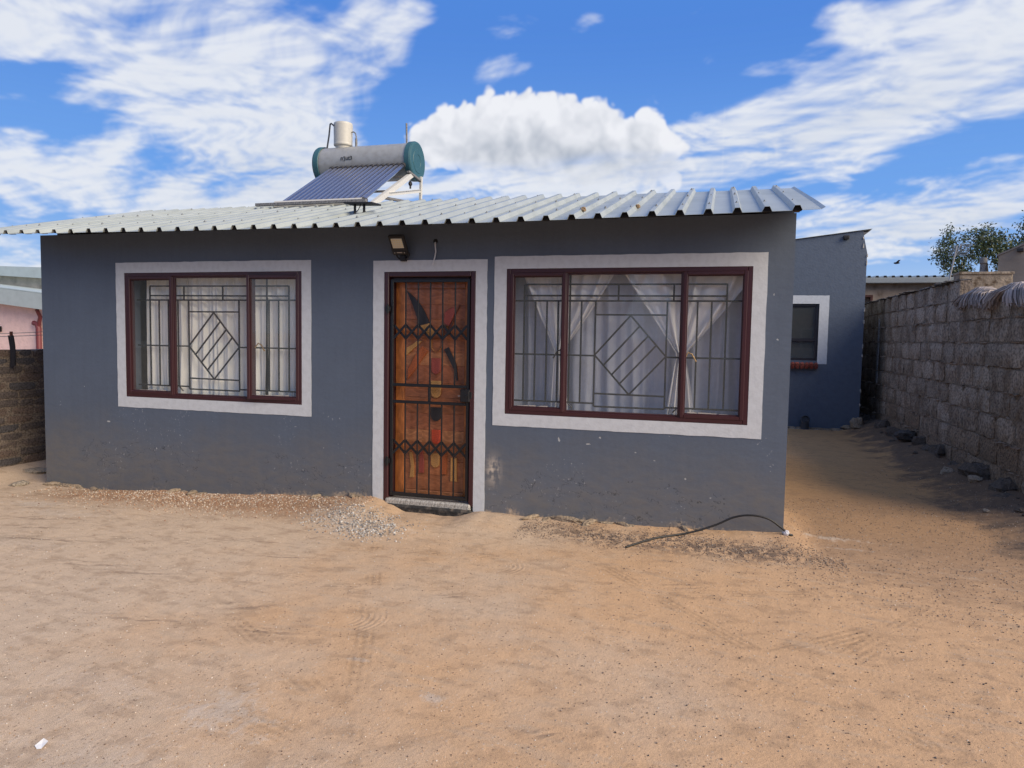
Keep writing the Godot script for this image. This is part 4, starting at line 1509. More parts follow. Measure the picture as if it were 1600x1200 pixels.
# ------------------------------------------------------------------ masonry
# a worn block: front towards +z, its edges knocked off
func worn(w: float, h: float, d: float, nx: int, ny: int, edge: float, dent: float) -> ArrayMesh:
	var b := MB.new()
	var p := []
	var cut := [rng.randf(), rng.randf(), rng.randf(), rng.randf()]
	for j in ny + 1:
		var row := []
		for i in nx + 1:
			var x := (float(i) / nx - 0.5) * w
			var y := (float(j) / ny - 0.5) * h
			var z := d * 0.5 + rng.randf_range(-dent, dent)
			var rim := i == 0 or j == 0 or i == nx or j == ny
			var corner := (i == 0 or i == nx) and (j == 0 or j == ny)
			if i == 0 or i == nx:
				x -= signf(x) * rng.randf_range(0.0, edge)
			if j == 0 or j == ny:
				y -= signf(y) * rng.randf_range(0.0, edge)
			if rim:
				z -= edge * rng.randf_range(0.5, 1.1)
			if corner:
				var k: int = (1 if i > 0 else 0) + (2 if j > 0 else 0)
				var deep: float = edge * (2.6 if cut[k] > 0.75 else 0.8)
				x -= signf(x) * deep
				y -= signf(y) * deep * 0.7
				z -= deep * 0.6
			row.append(Vector3(x, y, z))
		p.append(row)
	for j in ny:
		for i in nx:
			b.poly([p[j][i], p[j][i + 1], p[j + 1][i + 1]], Vector3.BACK)
			b.poly([p[j][i], p[j + 1][i + 1], p[j + 1][i]], Vector3.BACK)
	var hx := w * 0.5
	var hy := h * 0.5
	var back := -d * 0.5
	for i in nx:
		for q in [[0, -hy, Vector3.DOWN], [ny, hy, Vector3.UP]]:
			var a: Vector3 = p[q[0]][i]
			var c: Vector3 = p[q[0]][i + 1]
			b.poly([a, c, Vector3((float(i + 1) / nx - 0.5) * w, q[1], back), Vector3((float(i) / nx - 0.5) * w, q[1], back)], q[2])
	for j in ny:
		for q in [[0, -hx, Vector3.LEFT], [nx, hx, Vector3.RIGHT]]:
			var a: Vector3 = p[j][q[0]]
			var c: Vector3 = p[j + 1][q[0]]
			b.poly([a, c, Vector3(q[1], (float(j + 1) / ny - 0.5) * h, back), Vector3(q[1], (float(j) / ny - 0.5) * h, back)], q[2])
	b.poly([Vector3(-hx, -hy, back), Vector3(hx, -hy, back), Vector3(hx, hy, back), Vector3(-hx, hy, back)], Vector3.FORWARD)
	return b.commit()

func append_mesh(st: SurfaceTool, m: Mesh, at: Transform3D) -> void:
	st.append_from(m, 0, at)

func make_block_wall() -> void:
	var t := thing("block_wall", "weathered grey concrete block wall along the passage right of the house", "wall")
	var kinds := []
	for i in 8:
		kinds.append(worn(0.512, 0.250, 0.14, 5, 3, 0.010, 0.006))
	var turn := Basis(Vector3.UP, -PI / 2)
	var rest := SurfaceTool.new()
	var any := false
	var made := 0
	for r in 9:
		var z := -11.4 + (0.265 if r % 2 else 0.0) + rng.randf_range(-0.05, 0.05)
		while z < -1.5:
			var l := 0.515 if rng.randf() > 0.14 else rng.randf_range(0.24, 0.40)
			var mid := z + l * 0.5
			z += l + rng.randf_range(0.006, 0.02)
			if r == 8 and mid > -4.5:
				continue
			var wob := Basis.from_euler(Vector3(rng.randf_range(-0.012, 0.012), rng.randf_range(-0.025, 0.025), rng.randf_range(-0.02, 0.02)))
			var at := Transform3D(turn * wob * Basis.from_scale(Vector3(l / 0.515, rng.randf_range(0.96, 1.02), 1.0)), Vector3(2.99 + rng.randf_range(-0.006, 0.008), -0.06 + r * 0.262 + 0.131 + rng.randf_range(-0.006, 0.006), mid))
			var k := rng.randi() % 8
			if mid > -1.9 or mid < -10.6:
				append_mesh(rest, kinds[k], at)
				any = true
			else:
				var lower := (r < 1 or r == 1 and rng.randf() < 0.6)
				part("block", kinds[k], M.block_soil[rng.randi() % 2] if lower else M.block[rng.randi() % 5], t, at)
				made += 1
	if any:
		var o := part("far_block", rest.commit(), M.block[0], t)
		o.set_meta("kind", "stuff")
	var mo := MB.new()
	mo.span(Vector3(2.937, -0.5, -11.6), Vector3(3.043, 2.285, -4.32))
	mo.span(Vector3(2.937, -0.5, -4.32), Vector3(3.043, 2.03, -1.22))
	put("mortar", mo, M.mortar_grey, t)
	# rough mortar squeezed out of the joints and capping the top
	var sq := MB.new()
	for i in 420:
		var r := rng.randi_range(0, 8)
		var z := rng.randf_range(-10.5, -1.9)
		sq.stone(Vector3(2.945, -0.06 + r * 0.262 + rng.randf_range(-0.012, 0.012), z), Vector3(rng.randf_range(0.03, 0.06), rng.randf_range(0.012, 0.03), rng.randf_range(0.06, 0.24)), rng, 3, 6, 0.3)
	var s1 := put("joint_mortar", sq, M.mortar_brown, t)
	s1.set_meta("kind", "stuff")
	var cp := MB.new()
	var z := -11.0
	while z < -4.4:
		cp.stone(Vector3(2.985, 2.295, z), Vector3(0.15, rng.randf_range(0.02, 0.07), rng.randf_range(0.16, 0.4)), rng, 4, 8, 0.25)
		z += rng.randf_range(0.1, 0.25)
	var s2 := put("top_mortar", cp, M.mortar_dark, t)
	s2.set_meta("kind", "stuff")
	var ft := MB.new()
	z = -10.6
	while z < -1.3:
		var sz := rng.randf_range(0.18, 0.46)
		ft.stone(Vector3(2.92 - rng.randf_range(0.0, 0.13), land(2.80, z) + rng.randf_range(-0.10, 0.01), z), Vector3(rng.randf_range(0.14, 0.30), rng.randf_range(0.12, 0.30), sz), rng, 5, 9, 0.28)
		if rng.randf() < 0.5:
			ft.stone(Vector3(2.62 + rng.randf_range(0.0, 0.2), land(2.66, z) + 0.005, z + 0.1), Vector3(0.07, 0.05, 0.09) * rng.randf_range(0.5, 1.5), rng, 4, 7, 0.28)
		z += sz * rng.randf_range(0.5, 1.0)
	var s3 := put("rough_footing", ft, M.footing, t)
	s3.set_meta("kind", "stuff")
	# a dribble of old white paint on the far end
	var pt := MB.new()
	pt.prism(PackedVector2Array([Vector2(-0.05, -0.55), Vector2(0.06, -0.57), Vector2(0.045, -0.2), Vector2(0.07, 0.1), Vector2(0.03, 0.3), Vector2(0.035, 0.55), Vector2(-0.015, 0.62), Vector2(-0.03, 0.2), Vector2(-0.06, -0.1)]), -0.012, 0.004)
	part("paint_dribble", pt.commit(), M.old_paint, t, Transform3D(turn, Vector3(2.907, 1.32, -8.75)))

func make_brick_wall() -> void:
	var t := thing("brick_wall", "low dark brick boundary wall at the left beside the pink house", "wall")
	var kinds := []
	for i in 6:
		kinds.append(worn(0.318, 0.085, 0.10, 4, 2, 0.005, 0.003))
	var turn := Basis(Vector3.UP, PI / 2)
	var rest := SurfaceTool.new()
	for r in 16:
		var z := -6.0 + (0.165 if r % 2 else 0.0)
		while z < 3.0:
			var l := 0.318 if rng.randf() > 0.12 else 0.16
			var mid := z + l * 0.5
			z += l + rng.randf_range(0.012, 0.024)
			var wob := Basis.from_euler(Vector3(rng.randf_range(-0.02, 0.02), rng.randf_range(-0.03, 0.03), rng.randf_range(-0.025, 0.025)))
			var at := Transform3D(turn * wob * Basis.from_scale(Vector3(l / 0.318, rng.randf_range(0.92, 1.04), 1.0)), Vector3(-7.755 + rng.randf_range(-0.008, 0.006), -0.225 + r * 0.0955 + rng.randf_range(-0.004, 0.004), mid))
			if mid > -1.5 and mid < 0.7:
				part("brick", kinds[rng.randi() % 6], M.brick[rng.randi() % 4], t, at)
			else:
				append_mesh(rest, kinds[rng.randi() % 6], at)
	var o := part("far_brick", rest.commit(), M.brick[0], t)
	o.set_meta("kind", "stuff")
	var mo := MB.new()
	mo.span(Vector3(-7.80, -0.5, -6.1), Vector3(-7.714, 1.235, 3.1))
	put("mortar", mo, M.mortar_brick, t)

# ------------------------------------------------------------------ annex
func make_annex() -> void:
	var z := -8.2
	var t := thing("annex", "grey outbuilding with sloping top at the end of the passage", "building")
	var hole := [0.75, 1.80, 1.15, 2.19]
	var b := MB.new()
	holed(b, -2.5, 2.55, -0.5, 3.1, z, z - 0.2, [hole])
	# the sloping upper part
	var up := PackedVector2Array()
	up.append(Vector2(-2.5, 3.1))
	up.append(Vector2(2.55, 3.1))
	up.append(Vector2(2.47, 3.492))
	up.append(Vector2(-2.5, 2.9 + 0.02))
	b.prism(PackedVector2Array([Vector2(-0.75, 3.1), Vector2(2.55, 3.1), Vector2(2.465, 3.49)]), z - 0.2, z)
	put("wall", b, M.grey_plaster, t)
	b = MB.new()
	b.span(Vector3(2.35, -0.5, z - 5.0), Vector3(2.55, 3.1, z - 0.201))
	b.span(Vector3(-2.5, -0.5, z - 5.2), Vector3(2.55, 2.9, z - 5.001))
	put("wall", b, M.grey_plaster, t)
	b = MB.new()
	b.span(Vector3(-2.4, 2.95, z - 5.0), Vector3(2.34, 2.99, z - 0.21))
	put("ceiling", b, M.cream, t)
	# chipped corner showing bare plaster
	b = MB.new()
	var y := 0.0
	while y < 3.4:
		var h := rng.randf_range(0.03, 0.13)
		if rng.randf() < 0.6:
			b.stone(Vector3(2.55 - 0.022 * y - (0.0 if y > 3.1 else -0.022 * y), y + h * 0.5, z + 0.0), Vector3(0.03, h, 0.03), rng, 3, 5, 0.35)
		y += h + rng.randf_range(0.01, 0.1)
	put("chipped_edge", b, M.pale_plaster, t)
	# roof sheet along the slope
	b = MB.new()
	b.xf = Transform3D(Basis(Vector3.BACK, 0.120), Vector3(2.46, 3.498, 0))
	b.span(Vector3(-3.8, 0.0, z - 4.6), Vector3(0.15, 0.006, z + 0.03))
	b.span(Vector3(0.02, -0.03, z - 4.6), Vector3(0.10, -0.002, z - 0.02))
	put("roof_sheet", b, M.zinc[0], t)
	b = MB.new()
	b.prism(PackedVector2Array([Vector2(2.475, 3.40), Vector2(2.60, 3.50), Vector2(2.47, 3.488)]), z - 0.16, z - 0.02)
	put("eave_board", b, M.dull_metal, t)
	surround(t, 0.6, 1.962, 1.09, 2.34, [hole[0], hole[1], 1.09, hole[3]], z).name = "window_surround"
	var f := MB.new()
	frame_ring(f, hole[0], hole[1], hole[2], hole[3], 0.045, z - 0.09, z - 0.03, 0.005)
	f.span(Vector3(hole[0] + 0.045, 1.50, z - 0.085), Vector3(hole[1] - 0.045, 1.535, z - 0.03), 0.004)
	frame_ring(f, hole[0] + 0.044, hole[1] - 0.044, 1.534, hole[3] - 0.044, 0.022, z - 0.08, z - 0.05, 0.003)
	var win := put("window", f, M.dark_frame, t)
	put("pane", pane_mesh(hole[0] + 0.05, hole[1] - 0.05, 1.54, hole[3] - 0.05, z - 0.066), M.glass, win)
	put("pane", pane_mesh(hole[0] + 0.05, hole[1] - 0.05, hole[2] + 0.045, 1.50, z - 0.066), M.glass, win)
	# brick sill on edge
	var kinds := []
	for i in 4:
		kinds.append(worn(0.072, 0.105, 0.24, 2, 2, 0.006, 0.002))
	var x := 0.70
	while x < 1.80:
		part("sill_brick", kinds[rng.randi() % 4], M.sill[rng.randi() % 3], t, Transform3D(Basis.from_euler(Vector3(0.22, 0, rng.randf_range(-0.03, 0.03))), Vector3(x + 0.036, 1.07, z - 0.02)))
		x += 0.08
	b = MB.new()
	b.span(Vector3(0.70, 1.03, z - 0.1), Vector3(1.80, 1.095, z + 0.075), 0.004)
	put("sill_mortar", b, M.mortar_red, t)
	b = MB.new()
	for i in 16:
		b.stone(Vector3(0.9 + i * 0.105, land(1.5, z) - 0.01 + (0.06 if i > 13 else 0.0), z + 0.07 + rng.randf() * 0.05), Vector3(0.24, rng.randf_range(0.05, 0.11), 0.2), rng, 4, 8, 0.25)
	b.stone(Vector3(2.5, 0.03, z + 0.14), Vector3(0.34, 0.26, 0.24), rng, 5, 9, 0.2)
	put("broken_footing", b, M.mortar_sand, t)
	var lamp := thing("outdoor_lamp", "small black outdoor light fixed high on the grey outbuilding", "lamp")
	b = MB.new()
	b.box(Vector3(2.19, 3.375, z + 0.03), Vector3(0.10, 0.075, 0.05), 0.012)
	put("housing", b, M.black_paint, lamp)
	b = MB.new()
	b.box(Vector3(2.19, 3.36, z + 0.057), Vector3(0.07, 0.035, 0.006), 0.002)
	put("glass_cover", b, M.bar_paint, lamp)
	# drain gully at the foot of the wall
	var d := thing("drain_pipe", "dark round drain inlet standing at the foot of the grey outbuilding", "drain")
	b = MB.new()
	var g := land(1.6, z + 0.15)
	b.lathe(Vector3(1.62, g - 0.05, z + 0.14), Vector3.UP, [Vector2(0.085, 0.0), Vector2(0.09, 0.05), Vector2(0.075, 0.06), Vector2(0.07, 0.20), Vector2(0.0, 0.2)], 18)
	put("body", b, M.dark_pipe, d)
	b = MB.new()
	b.lathe(Vector3(1.62, g + 0.165, z + 0.10), Vector3(0, 0.25, 1), [Vector2(0.07, 0.0), Vector2(0.082, 0.03), Vector2(0.082, 0.10), Vector2(0.062, 0.105), Vector2(0.055, 0.06), Vector2(0.0, 0.06)], 20)
	put("inlet", b, M.dark_pipe, d)

# ------------------------------------------------------------------ neighbours
func make_neighbours() -> void:
	# pink house
	var t := thing("pink_house", "pink plastered house with pale sloping roof edge beyond the brick wall", "house")
	var b := MB.new()
	b.prism(PackedVector2Array([Vector2(-20, -0.5), Vector2(-13.72, -0.5), Vector2(-13.72, 1.95), Vector2(-20, 2.62)]), -11.0, -6.0)
	put("wall", b, M.pink, t)
	b = MB.new()
	b.prism(PackedVector2Array([Vector2(-20, 2.56), Vector2(-13.4, 1.885), Vector2(-13.4, 2.215), Vector2(-20, 2.87)]), -6.0, -5.72)
	put("fascia", b, M.pale_roof, t)
	b = MB.new()
	b.prism(PackedVector2Array([Vector2(-20, 2.875), Vector2(-13.4, 2.22), Vector2(-13.4, 2.24), Vector2(-20, 2.9)]), -11.0, -5.74)
	b.prism(PackedVector2Array([Vector2(-20, 2.95), Vector2(-13.0, 2.56), Vector2(-13.0, 2.86), Vector2(-20, 3.1)]), -11.2, -7.2)
	put("roof", b, M.pale_roof, t)
	b = MB.new()
	b.prism(PackedVector2Array([Vector2(-20, 2.8), Vector2(-13.3, 2.15), Vector2(-13.3, 2.58), Vector2(-20, 2.98)]), -11.0, -7.4)
	put("upper_wall", b, M.cream_wall, t)
	b = MB.new()
	b.tube([Vector3(-14.0, 1.62, -5.93), Vector3(-13.9, 1.60, -5.93), Vector3(-13.87, 1.5, -5.93), Vector3(-13.87, -0.3, -5.93)], 0.055, 8)
	b.tube([Vector3(-13.87, 1.55, -5.93), Vector3(-13.78, 1.75, -5.9), Vector3(-13.75, 1.9, -5.8)], 0.04, 8)
	put("downpipe", b, M.pipe_red, t)
	b = MB.new()
	b.span(Vector3(-15.6, 1.42, -6.01), Vector3(-14.98, 1.54, -5.95), 0.01)
	put("air_vent", b, M.hole, t)
	# washing line with a dark cloth
	var w := thing("washing_line", "two thin washing lines strung over the low brick wall", "washing line")
	for k in 2:
		b = MB.new()
		var path := []
		for i in 9:
			var s := i / 8.0
			path.append(Vector3(lerpf(-9.4, -6.845, s), 1.444 - 0.032 * k - 0.04 * sin(PI * s) + 0.035 * s, -0.32 - 0.05 * k))
		b.tube(path, 0.0032, 5)
		put("line", b, M.line, w)
	b = MB.new()
	b.tube([Vector3(-9.4, -0.3, -0.34), Vector3(-9.4, 1.55, -0.34)], 0.03, 8)
	put("pole", b, M.dull_metal, w)
	var c := thing("hanging_cloth", "black cloth strip pegged on the washing line over the brick wall", "cloth")
	b = MB.new()
	for j in 8:
		for i in 4:
			var q := []
			for e in [[i, j], [i + 1, j], [i + 1, j + 1], [i, j + 1]]:
				var s: float = e[1] / 8.0
				var u: float = e[0] / 4.0 - 0.5
				q.append(Vector3(-7.66 + 0.02 * s + u * (0.068 + 0.014 * s), 1.41 - 0.345 * s, -0.30 + 0.014 * sin(u * 7.0 + s * 3.0)))
			b.poly(q, Vector3.BACK)
			for e in 4:
				q[e] -= Vector3(0, 0, 0.008)
			b.poly(q, Vector3.FORWARD)
	put("fabric", b, M.black_cloth, c)
	b = MB.new()
	b.span(Vector3(-7.668, 1.395, -0.33), Vector3(-7.656, 1.455, -0.295), 0.002)
	put("peg", b, M.dark_wood, c)
	# beige house behind the annex
	t = thing("beige_house", "beige house with ribbed roof edge and gutter behind the block wall", "house")
	b = MB.new()
	holed(b, 1.0, 10.0, -0.5, 3.16, -16.0, -16.2, [[3.2, 4.16, 1.4, 2.83]])
	b.span(Vector3(1.0, -0.5, -20.0), Vector3(10.0, 3.1, -16.21))
	put("wall", b, M.beige, t)
	b = MB.new()
	frame_ring(b, 3.2, 4.16, 1.4, 2.83, 0.06, -16.12, -15.98, 0.004)
	b.span(Vector3(3.86, 1.46, -16.1), Vector3(3.91, 2.77, -16.0))
	var win := put("window", b, M.rust_frame, t)
	put("pane", pane_mesh(3.26, 3.86, 1.46, 2.77, -16.06), M.glass, win)
	b = MB.new()
	b.span(Vector3(0.9, 3.14, -16.0), Vector3(10.1, 3.285, -15.72), 0.01)
	put("gutter", b, M.gutter, t)
	var ribs := []
	for i in 46:
		ribs.append(1.0 + i * 0.2)
	b = ribbed(rib_profile(0.9, 10.1, ribs, 0.05, 0.03, 0.05), [[-15.74, 3.292], [-18.0, 3.40], [-20.2, 3.5]], 0.0, false)
	put("roof", b, M.zinc[1], t)
	# low plastered parapet and gabled building to the right of it
	t = thing("parapet_wall", "low beige plastered wall end standing just behind the block wall", "wall")
	b = MB.new()
	b.span(Vector3(3.25, -0.5, -5.75), Vector3(3.905, 2.49, -5.5), 0.01)
	b.span(Vector3(3.24, 2.47, -5.77), Vector3(3.915, 2.503, -5.48), 0.004)
	put("plaster", b, M.beige_worn, t)
	t = thing("gabled_building", "plain grey-beige gabled wall beyond the block wall at the right edge", "building")
	b = MB.new()
	var side := Transform3D(Basis(Vector3.UP, -0.36), Vector3(4.86, 0, -9.0)) * Transform3D(Basis.IDENTITY, Vector3(-4.86, 0, 9.0))
	b.xf = side
	b.prism(PackedVector2Array([Vector2(4.86, -0.5), Vector2(9.6, -0.5), Vector2(9.6, 3.05), Vector2(7.2, 4.18), Vector2(4.86, 3.10)]), -15.0, -9.0)
	put("wall", b, M.greige, t)
	b = MB.new()
	b.xf = side
	b.prism(PackedVector2Array([Vector2(4.83, 3.09), Vector2(7.2, 4.195), Vector2(9.7, 3.03), Vector2(9.7, 3.05), Vector2(7.2, 4.22), Vector2(4.83, 3.12)]), -15.1, -8.98)
	put("roof", b, M.greige_dark, t)
	b = MB.new()
	b.xf = side
	b.span(Vector3(5.13, 3.15, -8.998), Vector3(5.23, 3.215, -8.93), 0.01)
	put("lamp_box", b, M.black_paint, t)
	t = thing("vent_stack", "grey vent pipe standing left of the gabled wall", "pipe")
	b = MB.new()
	b.lathe(Vector3(4.72, -0.4, -9.3), Vector3.UP, [Vector2(0.045, 0.0), Vector2(0.045, 3.05), Vector2(0.085, 3.06), Vector2(0.075, 3.22), Vector2(0.055, 3.26), Vector2(0.05, 3.38), Vector2(0.065, 3.40), Vector2(0.06, 3.50), Vector2(0.0, 3.51)], 16)
	put("pipe", b, M.dull_metal, t)
	# aerial
	t = thing("aerial", "thin television aerial on a leaning pole in front of the tree", "aerial")
	b = MB.new()
	b.tube([Vector3(5.72, 2.6, -15.2), Vector3(5.93, 4.05, -15.2)], 0.02, 6)
	put("pole", b, M.pole_grey, t)
	for k in 6:
		b = MB.new()
		b.tube([Vector3(5.76 + 0.02 * k, 3.80 + 0.048 * k, -15.3), Vector3(6.16 + 0.012 * k, 3.82 + 0.048 * k, -15.1)], 0.012, 5)
		put("rod", b, M.pole_grey, t)
	b = MB.new()
	b.tube([Vector3(5.90, 3.76, -15.2), Vector3(6.03, 4.10, -15.2)], 0.012, 5)
	put("boom", b, M.pole_grey, t)
	# fibre mats thrown over the wall
	make_mat("grey fibre mat hanging over the block wall, nearest the parapet", -4.12, -3.32, 0.0)
	make_mat("longer grey fibre mat on the block wall at the photo's right edge", -3.30, -2.0, -0.03)
	# a bird
	var bd := thing("bird", "small dark bird gliding in the sky above the beige house", "bird")
	b = MB.new()
	b.stone(Vector3(6.656, 4.62, -25.0), Vector3(0.24, 0.08, 0.10), rng, 4, 7, 0.05)
	put("body", b, M.bird, bd)
	for s in [-1.0, 1.0]:
		b = MB.new()
		b.poly([Vector3(6.60, 4.625, -25.0), Vector3(6.70, 4.625, -25.0), Vector3(6.74, 4.67 + 0.05 * s, -25.0 + s * 0.22), Vector3(6.66, 4.66 + 0.05 * s, -25.0 + s * 0.24)], Vector3.UP)
		b.poly([Vector3(6.60, 4.615, -25.0), Vector3(6.70, 4.615, -25.0), Vector3(6.74, 4.66 + 0.05 * s, -25.0 + s * 0.22), Vector3(6.66, 4.65 + 0.05 * s, -25.0 + s * 0.24)], Vector3.DOWN)
		put("wing", b, M.bird, bd)

func make_mat(label: String, z0: float, z1: float, drop: float) -> void:
	var b := MB.new()
	var nf := noise(int(-z0 * 10.0), 1.0, 3)
	var k := int((z1 - z0) / 0.0032)
	for i in k:
		var z := lerpf(z0 + 0.08, z1 - 0.05, rng.randf())
		var u := (z - z0) / (z1 - z0)
		var clump := nf.get_noise_2d(z * 5.0, 0.0)
		var hang := 0.045 + 0.07 * (0.5 + clump) + rng.randf_range(0.0, 0.05)
		var lift := 0.02 + 0.10 * pow(sin(PI * clampf(u, 0.02, 0.98)), 0.7) * rng.randf_range(0.25, 1.0)
		var sw := 0.32 * nf.get_noise_2d(z * 3.0, 9.0) + 0.17 * signf(0.5 - u) + rng.randf_range(-0.05, 0.05)
		var y := 2.05 + drop
		var c := rng.randf_range(0.45, 1.5)
		b.col = Color(0.36 * c, 0.315 * c, 0.30 * c)
		var w := rng.randf_range(-0.03, 0.03)
		b.tube([Vector3(3.12, y + lift * 0.3, z + sw * 0.9), Vector3(3.04, y + lift, z + sw * 0.5 + w), Vector3(2.95, y + lift * 0.95, z + w), Vector3(2.89 + w, y + lift * 0.35, z - sw * 0.45), Vector3(2.872 + w, y - hang * 0.45, z - sw * 0.8 + w), Vector3(2.885 + w * 1.5, y - hang, z - sw + w)], rng.randf_range(0.004, 0.009), 4, true)
	tag(put("fibre_mat", b, M.fibre, self), label, "mat", "fibre mats on the block wall")

func tree(label: String, at: Vector3, blobs: Array, limbs: Array, leaves: int, size: float, group := "", s := 1) -> void:
	var t := thing("tree", label, "tree", group)
	var r := RandomNumberGenerator.new()
	r.seed = s
	var b := MB.new()
	b.tube([at, at + Vector3(0.05, limbs[0][1] * 0.5, 0), at + Vector3(limbs[0][0] * 0.3, limbs[0][1], 0)], 0.22, 9, true, 0.14)
	put("trunk", b, M.bark, t)
	for q in limbs:
		var lb := MB.new()
		var o := at + Vector3(limbs[0][0] * 0.3, limbs[0][1] * 0.92, 0)
		var e := at + Vector3(q[2], q[3], q[4])
		lb.tube([o, o.lerp(e, 0.5) + Vector3(0.1, 0.15, 0), e], 0.10, 6, true, 0.02)
		put("limb", lb, M.bark, t)
	var cr := MB.new()
	# sprays of leaves spread through each clump
	var total := 0.0
	for q in blobs:
		total += q[3] * q[4]
	for q in blobs:
		var sprays := int(leaves * q[3] * q[4] / total / 12.0)
		for i in sprays:
			var d := Vector3(r.randfn(), r.randfn(), r.randfn()).normalized() * pow(r.randf(), 0.45)
			var c := at + Vector3(q[0], q[1], q[2]) + d * Vector3(q[3], q[4], q[3])
			var tone := r.randf_range(0.6, 1.5)
			var col := Color(0.060 * tone, 0.088 * tone, 0.034 * tone) if r.randf() > 0.3 else Color(0.090 * tone, 0.105 * tone, 0.062 * tone)
			for k in 12:
				var p := c + Vector3(r.randfn(), r.randfn() * 0.9, r.randfn()) * size * 1.9
				var u := Vector3(r.randfn(), r.randfn() - 0.5, r.randfn()).normalized() * size
				var w := u.cross(Vector3(r.randfn(), r.randfn(), r.randfn())).normalized() * size * 0.36
				cr.col = col * r.randf_range(0.8, 1.2)
				cr.poly([p - u, p + w, p + u, p - w])
	put("crown", cr, M.leaf, t)

func make_trees() -> void:
	tree("bushy tree with an arching crown behind the beige house and the aerial", Vector3(10.0, -0.3, -27.0), [[-1.15, 5.55, 0, 0.42, 0.62], [-0.75, 5.0, 0.2, 0.5, 0.6], [-0.7, 4.2, 0, 0.38, 0.7], [0.0, 5.6, 0.2, 0.6, 0.45], [0.15, 6.25, -0.2, 0.55, 0.32], [0.75, 5.5, 0.1, 0.6, 0.6], [1.2, 5.0, 0, 0.5, 0.75], [1.35, 4.2, 0.1, 0.5, 0.8], [0.5, 6.0, 0.1, 0.6, 0.35], [1.75, 5.55, 0, 0.45, 0.45], [0.9, 4.2, -0.2, 0.5, 0.35], [-0.4, 4.5, -0.3, 0.3, 0.4], [-1.05, 6.2, 0.1, 0.2, 0.28], [-0.55, 5.95, 0.1, 0.2, 0.25], [0.0, 4.0, 0.2, 0.8, 0.3]], [[1.2, 3.2, -0.9, 5.4, 0.0], [1.2, 3.2, 0.2, 5.9, 0.1], [1.2, 3.2, 1.3, 5.3, 0.0]], 10500, 0.07, "trees beyond the block wall", 5)
	tree("taller tree rising behind the gabled wall at the right edge of the photo", Vector3(13.2, -0.3, -28.5), [[-0.4, 6.4, 0, 0.9, 0.9], [0.6, 7.2, 0, 1.0, 0.8], [-0.1, 7.5, 0.3, 0.6, 0.55], [0.9, 6.0, 0, 1.2, 1.0], [-1.0, 5.7, 0, 0.7, 0.7], [1.8, 7.0, 0, 1.0, 0.9]], [[0.3, 4.0, -0.4, 6.4, 0.0], [0.3, 4.0, 0.7, 7.1, 0.0]], 11000, 0.075, "trees beyond the block wall", 6)
	# across the street, behind the camera; seen mirrored in the panes
	tree("leafy tree across the street mirrored in the right window", Vector3(-2.6, -0.3, 13.5), [[0, 4.9, 0, 2.0, 1.1], [1.5, 4.6, 0.4, 1.2, 0.8], [-1.6, 4.4, 0, 1.2, 0.9], [-0.4, 5.8, 0, 1.4, 0.8], [-2.9, 3.9, 0, 0.8, 0.9]], [[0.3, 2.6, -1.2, 4.4, 0.0], [0.3, 2.6, 1.2, 4.6, 0.2]], 9000, 0.10, "", 7)

